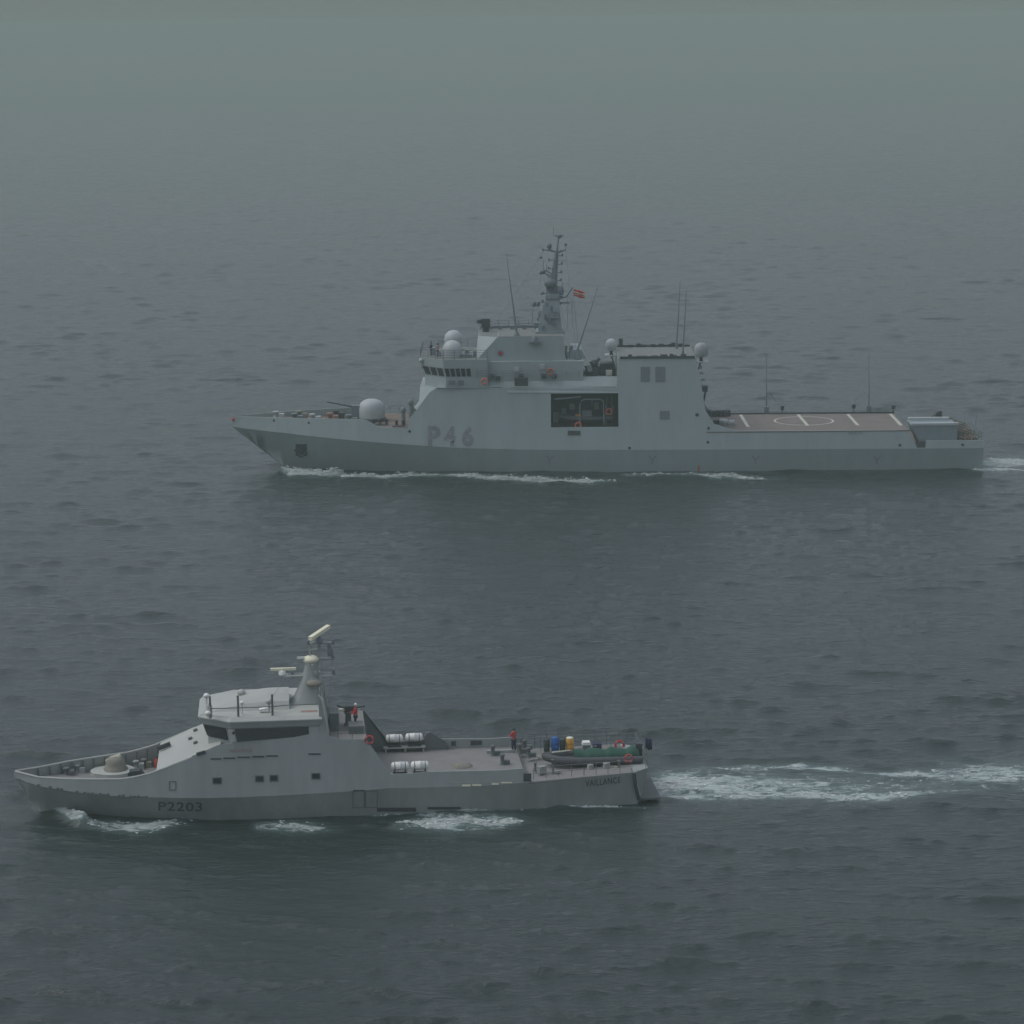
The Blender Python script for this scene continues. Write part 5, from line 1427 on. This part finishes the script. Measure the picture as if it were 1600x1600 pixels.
# small boat lying covered on the after deck
def tender(root, L, W, tube_r, cover_from=None, hullmat='rubber'):
    out = []
    for sg in (-1, 1):
        pts = [(-L / 2, sg * W / 2, .45), (L * .15, sg * W / 2, .45), (L * .32, sg * W * .42, .50), (L * .44, sg * W * .2, .58), (L * .5, 0, .64)]
        m = MB(); m.tube(pts, [tube_r * .8, tube_r, tube_r, tube_r * .95, tube_r * .9], 12); m.build('tube', hullmat, root)
    m = MB(); m.loft([[(-L / 2, -W * .4, .45), (-L / 2, 0, .1), (-L / 2, W * .4, .45)], [(L * .15, -W * .4, .45), (L * .15, 0, .05), (L * .15, W * .4, .45)], [(L * .47, -.05, .55), (L * .46, 0, .4), (L * .47, .05, .55)]]); m.build('boat_hull', 'dark_steel', root)
    return root
s_c, v_c = F2.fz(925, 1200, za)
s_l = F2.fv(851, 1192, -.6)[0]; s_r = F2.fv(1001, 1192, -.6)[0]
t1 = empty('covered_boat', F2.W((s_l + s_r) / 2, -.6, za + .02), F2.a + PI, 'inflatable boat under a green cover lying along the after deck', 'inflatable boat')
Lb = s_r - s_l; tender(t1, Lb, 1.9, .30, hullmat='rubber')
m = MB(); rings = []
for k in range(13):
    x = -Lb * .47 + Lb * .66 * k / 12; hh = .95 + .10 * math.sin(k * 1.7) + .12 * (k % 2); w_ = .92
    rings.append([(x, -w_, .42), (x, -w_ * .8, hh * .86), (x, -.25, hh), (x, .25, hh + .03), (x, w_ * .8, hh * .86), (x, w_, .42)])
m.loft(rings, True, True); m.build('cover', 'green', t1)
m = MB(); m.cbox((-Lb * .48, 0, .9), (.45, .5, .95)); m.tube([(-Lb * .5, 0, 1.0), (-Lb * .5, 0, .1)], .1, 6); m.build('outboard_motor', 'dark_steel', t1)
m = MB(); m.tube([(Lb * .22, -.9, .75), (Lb * .42, .1, .95)], .05, 6); m.build('grab_line', 'cream', t1)
for q in (-.30, -.08, .12):
    MB().box(Lb * q, Lb * q + .35, -.95, -.7, .05, .3).build('chock', 'red_oxide', t1)

# loose things at the stern
def buoy(px, py, v, R, label, cat='lifebuoy'):
    s, z = F2.fv(px, py, v)
    o = empty('lifebuoy', F2.W(s, v, z), F2.a, label, 'lifebuoy', 'lifebuoys on the ships')
    MB().torus((0, 0, 0), R, R * .28, 'v').build('ring', 'red', o)
    for k in range(4):
        a = PI / 4 + k * PI / 2; c = (R * math.cos(a), 0, R * math.sin(a)); MB().cbox(c, (R * .3, R * .62, R * .62), 0, -a).build('band', 'band_pale', o)
    return o
buoy(968, 1164, 2.75, .30, 'red lifebuoy hanging on the far stern rail of the small ship')
buoy(982, 1185, -3.0, .26, 'red lifebuoy on the near stern rail beside the covered boat')
buoy(577, 1156, -4.02, .27, 'red lifebuoy on the slanted edge below the upper deck of the small ship')
s, z = F2.fv(916, 1162, 2.4)
o = empty('raft_bin', F2.W(s, 2.4, zp), F2.a, 'small white-topped bin on the stern rack beside the orange-yellow drum', 'bin')
MB().box(-.28, .28, -.25, .25, 0, .45).build('bin_body', 'mast_grey', o); MB().prism([(-.32, .45), (.32, .45), (.26, .66), (-.26, .66)], -.3, .3).build('bin_lid', 'white', o)
s, z = F2.fv(933, 1168, 2.4)
o = empty('storage_crate', F2.W(s, 2.4, zp), F2.a, 'dark crate on the stern rack, right of the white-topped bin', 'crate')
MB().box(-.3, .3, -.25, .25, 0, .5).build('crate_body', 'cloth_blue', o)
# small gear fixed about the after deck and the boat bay
for k in range(16):
    s_ = K2['s_a'] + .6 + k * (K2['SE'] - K2['s_a'] - 1.2) / 16 + rnd.random() * .2; vv = rnd.choice([-2.6, -2.2, .6, 1.2, 3.1]) + rnd.random() * .2; hh_ = .2 + .7 * rnd.random()
    m = MB()
    if k % 3 == 0: m.lathe((s_, vv, za + .02), [(.14, 0), (.08, .08), (.08, hh_), (.15, hh_ + .06), (.05, hh_ + .1)], 8)
    elif k % 3 == 1: m.cbox((s_, vv, za + .02 + hh_ * .3), (.35 + .3 * rnd.random(), .3, hh_ * .6), rnd.random())
    else: m.torus((s_, vv, za + .1), .24, .07, 'z', 14, 6)
    m.build(('vent_head', 'deck_box', 'rope_coil')[k % 3], ('v_inner', 'v_hull', 'canvas_light')[k % 3], VAI)
for k in range(9):
    s_ = K1['hole'][0] + .6 + k * 1.0; hh_ = .3 + 1.3 * rnd.random()
    MB().cbox((s_, -3.0 - rnd.random() * .4, K1['hole'][2] + .1 + hh_ / 2 + (k % 3) * .8), (.3 + .5 * rnd.random(), .3, hh_)).build('wall_locker', ('mast_grey', 'louvre', 'roof_grey')[k % 3], P46)
# red hose bundle on the foredeck
s, v = F2.fz(231, 1192, K2['zfd'])
o = empty('hose_reel', F2.W(s, v, K2['zfd']), F2.a, 'red hose reel on the foredeck by the pale sloping casing', 'hose reel')
m = MB(); m.torus((0, 0, .62), .30, .16, 'v', 18, 8); m.torus((0, .25, .62), .30, .14, 'v', 18, 8); m.build('coiled_hose', 'red', o)
m = MB(); m.tube([(0, -.2, .62), (0, .45, .62)], .06, 8); m.box(-.25, .25, -.2, -.14, 0, .62); m.box(-.25, .25, .4, .46, 0, .62); m.build('stand', 'mast_grey', o)
s, v = F2.fz(246, 1199, K2['zfd'])
o = empty('foam_drum', F2.W(s, v, K2['zfd']), F2.a, 'small dark red canister standing right of the red hose reel', 'canister')
MB().lathe((0, 0, 0), [(.2, 0), (.2, .55), (.1, .65), (.08, .72)], 12).build('bottle', 'red', o)
MB().lathe((0, 0, .72), [(.05, 0), (.09, .03), (.05, .1)], 8).build('valve', 'dark_steel', o)

# ---- flags
def flag(frame, px, py, v, w, h, staff_dir, name, label, bands, wave=.12):
    s, z = frame.fv(px, py, v)
    o = empty(name, frame.W(s, v, z), frame.a, label, 'flag')
    n = 12
    z0 = 0
    for k, (frac, mt) in enumerate(bands):
        z1 = z0 - h * frac; m = MB(); vs = []
        for i in range(n + 1):
            x = w * i / n; off = wave * math.sin(i * .9) * (i / n) ** .5; dr = -.28 * w * (i / n) ** 1.3
            vs += [(x, off, z0 + dr), (x, off + .0, z1 + dr + .05 * math.sin(i * .7))]
            vs += [(x, off + .012, z0 + dr), (x, off + .012, z1 + dr + .05 * math.sin(i * .7))]
        fs = []
        for i in range(n):
            a = i * 4; b = a + 4
            fs += [(a, a + 1, b + 1, b), (a + 2, b + 2, b + 3, a + 3), (a, b, b + 2, a + 2), (a + 1, a + 3, b + 3, b + 1)]
        m.add(vs, fs, True); m.build('stripe', mt, o); z0 = z1
    return o
M['flag_red'] = mat('flag_red', (0.50, 0.03, 0.03), 0.8, .1, 3)
M['flag_yellow'] = mat('flag_yellow', (0.42, 0.26, 0.18), 0.8, .1, 3)
flag(F1, 896.5, 452, 0, 1.35, .85, 0, 'ensign', 'red and yellow flag flying aft of the tall mast', [(.27, 'flag_red'), (.46, 'flag_yellow'), (.27, 'flag_red')])
flag(F2, 1008, 1153, .5, .5, .8, 0, 'stern_flag', 'small dark flag hanging limp from the stern staff', [(1.0, 'cloth_blue')], .05)

# ---- boats and gear in the bay of the large ship
hs0, hs1, hz0, hz1 = K1['hole']
t2 = empty('rescue_boat', F1.W(hs0 + 4.3, -4.1, hz0 + .35), F1.a + PI, 'dark inflatable rescue boat stowed inside the open boat bay of the large ship', 'inflatable boat')
tender(t2, 6.4, 2.0, .30)
MB().box(-.7, .5, -.35, .35, .5, 1.35).build('console', 'mast_grey', t2); m = MB(); m.tube([(-2.4, -.6, .7), (-2.4, -.6, 1.9), (-2.4, .6, 1.9), (-2.4, .6, .7)], .05, 6); m.build('roll_bar', 'mast_grey', t2)
m = MB(); m.box(.6, 1.3, -.3, .3, .5, .85); m.build('seat', 'yellow', t2)
m = MB(); m.cbox((-3.25, 0, .95), (.5, .5, .9)); m.build('outboard_motor', 'dark_steel', t2)
def buoy1(px, py, v, R, label):
    s, z = F1.fv(px, py, v)
    o = empty('lifebuoy', F1.W(s, v, z), F1.a, label, 'lifebuoy', 'lifebuoys on the ships')
    MB().torus((0, 0, 0), R, R * .3, 'v').build('ring', 'orange', o)
    for k in range(4):
        a = PI / 4 + k * PI / 2; MB().cbox((R * math.cos(a), 0, R * math.sin(a)), (R * .3, R * .66, R * .66), 0, -a).build('band', 'band_pale', o)
    return o
buoy1(951.5, 643, -5.1, .36, 'orange lifebuoy at the aft end inside the open boat bay')
buoy1(903.5, 664.5, -6.3, .34, 'orange lifebuoy on the lower edge of the open boat bay')
buoy1(860, 581, -5.42, .36, 'orange-red lifebuoy on the deckhouse below the tall mast')
buoy1(757, 596, -7.12, .34, 'orange lifebuoy on the bulwark just aft of the bridge windows')

# ---- people
def person(frame, s, v, z, rz, label, top='cloth_red', bottom='cloth_blue', pose='stand', hat=None, group=None):
    root = empty('person', frame.W(s, v, z), frame.a + rz, label, 'person', group)
    P = {'pelvis': (0, 0, .93, .13, .105), 'waist': (0, 0, 1.08, .125, .09), 'chest': (0, 0, 1.30, .155, .105), 'neck0': (0, 0, 1.47, .07, .06), 'neck': (0.01, 0, 1.54, .05, .05),
         'jaw': (.02, 0, 1.60, .062, .07), 'head': (.015, 0, 1.68, .085, .095), 'crown': (.0, 0, 1.76, .06, .07)}
    E = [('pelvis', 'waist'), ('waist', 'chest'), ('chest', 'neck0'), ('neck0', 'neck'), ('neck', 'jaw'), ('jaw', 'head'), ('head', 'crown')]
    for sg, t in ((-1, 'l'), (1, 'r')):
        P['hip' + t] = (0, .1 * sg, .87, .09, .09); P['knee' + t] = (.03, .11 * sg, .49, .06, .06); P['ankle' + t] = (-.01, .12 * sg, .09, .042, .045); P['toe' + t] = (.15, .13 * sg, .04, .04, .03)
        P['sho' + t] = (0, .18 * sg, 1.42, .062, .06)
        if pose == 'stand':
            P['elb' + t] = (-.02, .25 * sg, 1.15, .045, .045); P['wri' + t] = (.08, .26 * sg, .92, .032, .034); P['han' + t] = (.12, .25 * sg, .84, .03, .042)
        else:
            P['elb' + t] = (.10, .23 * sg, 1.18, .045, .045); P['wri' + t] = (.32, .16 * sg, 1.14, .032, .034); P['han' + t] = (.40, .14 * sg, 1.14, .03, .042)
        E += [('pelvis', 'hip' + t), ('hip' + t, 'knee' + t), ('knee' + t, 'ankle' + t), ('ankle' + t, 'toe' + t), ('neck0', 'sho' + t), ('sho' + t, 'elb' + t), ('elb' + t, 'wri' + t), ('wri' + t, 'han' + t)]
    def skin(keys, edges, grow, name, material, subs=2):
        idx = {k: i for i, k in enumerate(keys)}
        me = bpy.data.meshes.new(name); me.from_pydata([P[k][:3] for k in keys], [(idx[a], idx[b]) for a, b in edges], [])
        o = bpy.data.objects.new(name, me); COL.objects.link(o)
        md = o.modifiers.new('skin', 'SKIN'); md.use_smooth_shade = True
        sv = me.skin_vertices[0].data
        for k, i in idx.items(): sv[i].radius = (P[k][3] + grow, P[k][4] + grow)
        sv[0].use_root = True
        ss = o.modifiers.new('sub', 'SUBSURF'); ss.levels = subs; ss.render_levels = subs
        dg = bpy.context.evaluated_depsgraph_get()
        m2 = bpy.data.meshes.new_from_object(o.evaluated_get(dg)); bpy.data.objects.remove(o); bpy.data.meshes.remove(me)
        m2.materials.clear(); m2.materials.append(M[material])
        r = bpy.data.objects.new(name, m2); COL.objects.link(r); r.parent = root; return r
    skin(list(P.keys()), E, 0, 'body', 'skin')
    K = ['pelvis', 'hipl', 'hipr', 'kneel', 'kneer', 'anklel', 'ankler']; skin(K, [('pelvis', 'hipl'), ('pelvis', 'hipr'), ('hipl', 'kneel'), ('kneel', 'anklel'), ('hipr', 'kneer'), ('kneer', 'ankler')], .022, 'trousers', bottom)
    K = ['waist', 'pelvis', 'chest', 'neck0', 'shol', 'shor', 'elbl', 'elbr', 'wril', 'wrir']
    skin(K, [('pelvis', 'waist'), ('waist', 'chest'), ('chest', 'neck0'), ('neck0', 'shol'), ('neck0', 'shor'), ('shol', 'elbl'), ('shor', 'elbr'), ('elbl', 'wril'), ('elbr', 'wrir')], .026, 'jacket', top)
    m = MB(); m.ball((0, 0, 1.71), .115, .95, 14, 8); h = m.build('hair' if hat is None else 'helmet', 'dark_steel' if hat is None else hat, root)
    h.location = (-.015, 0, .01)
    return root
def on2(px, py, v, z): 
    return F2.fv(px, py, v)[0], v, z
person(F2, *on2(556, 1140, -.9, K2['zud']), PI, 'person in a red vest and pale helmet standing on the upper deck behind the mast', 'cloth_red', 'cloth_blue', 'reach', 'white')
person(F2, *on2(803, 1170, 2.6, K2['zmd']), 2.2, 'person in an orange-red jacket standing by the far rail amidships', 'cloth_red', 'cloth_blue', 'reach')
a = F1.fv(674, 556, -2.5); person(F1, a[0], -2.5, K1['z_roof'], PI, 'person in dark clothes standing at the front of the bridge roof', 'cloth_blue', 'cloth_blue', 'reach')
a = F1.fv(684, 556, -3.5); person(F1, a[0], -3.9, K1['z_roof'], PI, 'person in a dull red jacket on the bridge roof, beside the near white dome', 'red_oxide', 'cloth_blue', 'stand')

# ------------------------------------------------------------------ foam on the water
def foam_object(name, label, key, count, thr, seed, size, lift):
    """torn flakes of foam riding on the waves, thick only in the brightest cores"""
    r = np.random.RandomState(seed); VS = []; FS = []; nv = 0
    for poly in FOAM[key]:
        xs = [q[0] for q in poly]; area = sum((b_[0] - a_[0]) * (a_[2] + b_[2]) for a_, b_ in zip(poly[:-1], poly[1:]))
        n = int(count * area)
        px = r.uniform(xs[0] - 4, xs[-1] + 10, n); hh = np.interp(px, xs, [q[2] for q in poly]); ym = np.interp(px, xs, [q[1] for q in poly])
        py = ym + r.normal(0, .75, n) * hh
        dx = (px - 800) / FPX; dy_ = (800 - py) / FPX
        D = np.array(f0)[None] + dx[:, None] * np.array(RT)[None] + dy_[:, None] * np.array(UP)[None]
        tt = -CAM_H / D[:, 2]; X = D[:, 0] * tt; Y = D[:, 1] * tt
        fr_ = spine(poly, px, py + (fbm(X * .16, Y * .3, 61, 4) - .5) * np.where(px > 1010, 11.0, 2.5)) * np.clip(.35 + 1.35 * fbm(X * .35, Y * .6, 77, 4), .4, 1.12)
        n1 = fbm(X * .9, Y * 1.3, seed, 5); n2 = fbm(X * 2.7 + 40, Y * 3.4, seed + 5, 3)
        ridge = 1 - np.clip(np.abs(fbm(X * .7 + 9, Y * .9, seed + 3, 5) - .5) * 7.0, 0, 1)
        sc = n1 * .45 + n2 * .25 + .22 * ridge + fr_ * .5 + r.normal(0, .05, n)
        keep = sc > thr
        X, Y = X[keep], Y[keep]; sk = sc[keep] - thr; Z = eta(X, Y)
        sz = size * (0.4 + r.rand(len(X)) ** 2 * 1.4)
        for i in range(len(X)):
            k = 5; a0 = r.rand() * 6.28; rr = sz[i]; zz = Z[i] + .015 + lift * r.rand() ** 2 * min(1, sk[i] * 5)
            tl = (r.rand() - .5) * .9; tm = (r.rand() - .5) * .9
            for j in range(k):
                a = a0 + j * 2 * PI / k; q = rr * (.6 + .7 * r.rand()); ex = q * math.cos(a) * 1.5; ey = q * math.sin(a)
                VS.append((X[i] + ex, Y[i] + ey, zz + ex * tl * .3 + ey * tm * .5))
            VS.append((X[i], Y[i], zz + rr * .3)); FS += [(nv + j, nv + (j + 1) % k, nv + k) for j in range(k)]; nv += k + 1
    me = bpy.data.meshes.new(name); me.from_pydata(VS, [], FS); me.update(); me.materials.append(M['foam'])
    o = bpy.data.objects.new(name, me); COL.objects.link(o); tag(o, label, 'foam', kind='stuff'); return o

foam_object('bow_foam', 'white bow wave and foam line along the large ship', 'large_bow', 8.0, .80, 11, .065, .5)
foam_object('stern_wake', 'churned pale wake behind the stern of the large ship', 'large_stern', 3.5, .86, 23, .065, .2)
foam_object('bow_foam', 'broken white foam along the near side of the small ship', 'small_bow', 5.0, .86, 31, .05, .20)
foam_object('stern_wake', 'long pale streaky wake trailing from the stern of the small ship', 'small_stern', 1.8, .92, 47, .05, .12)
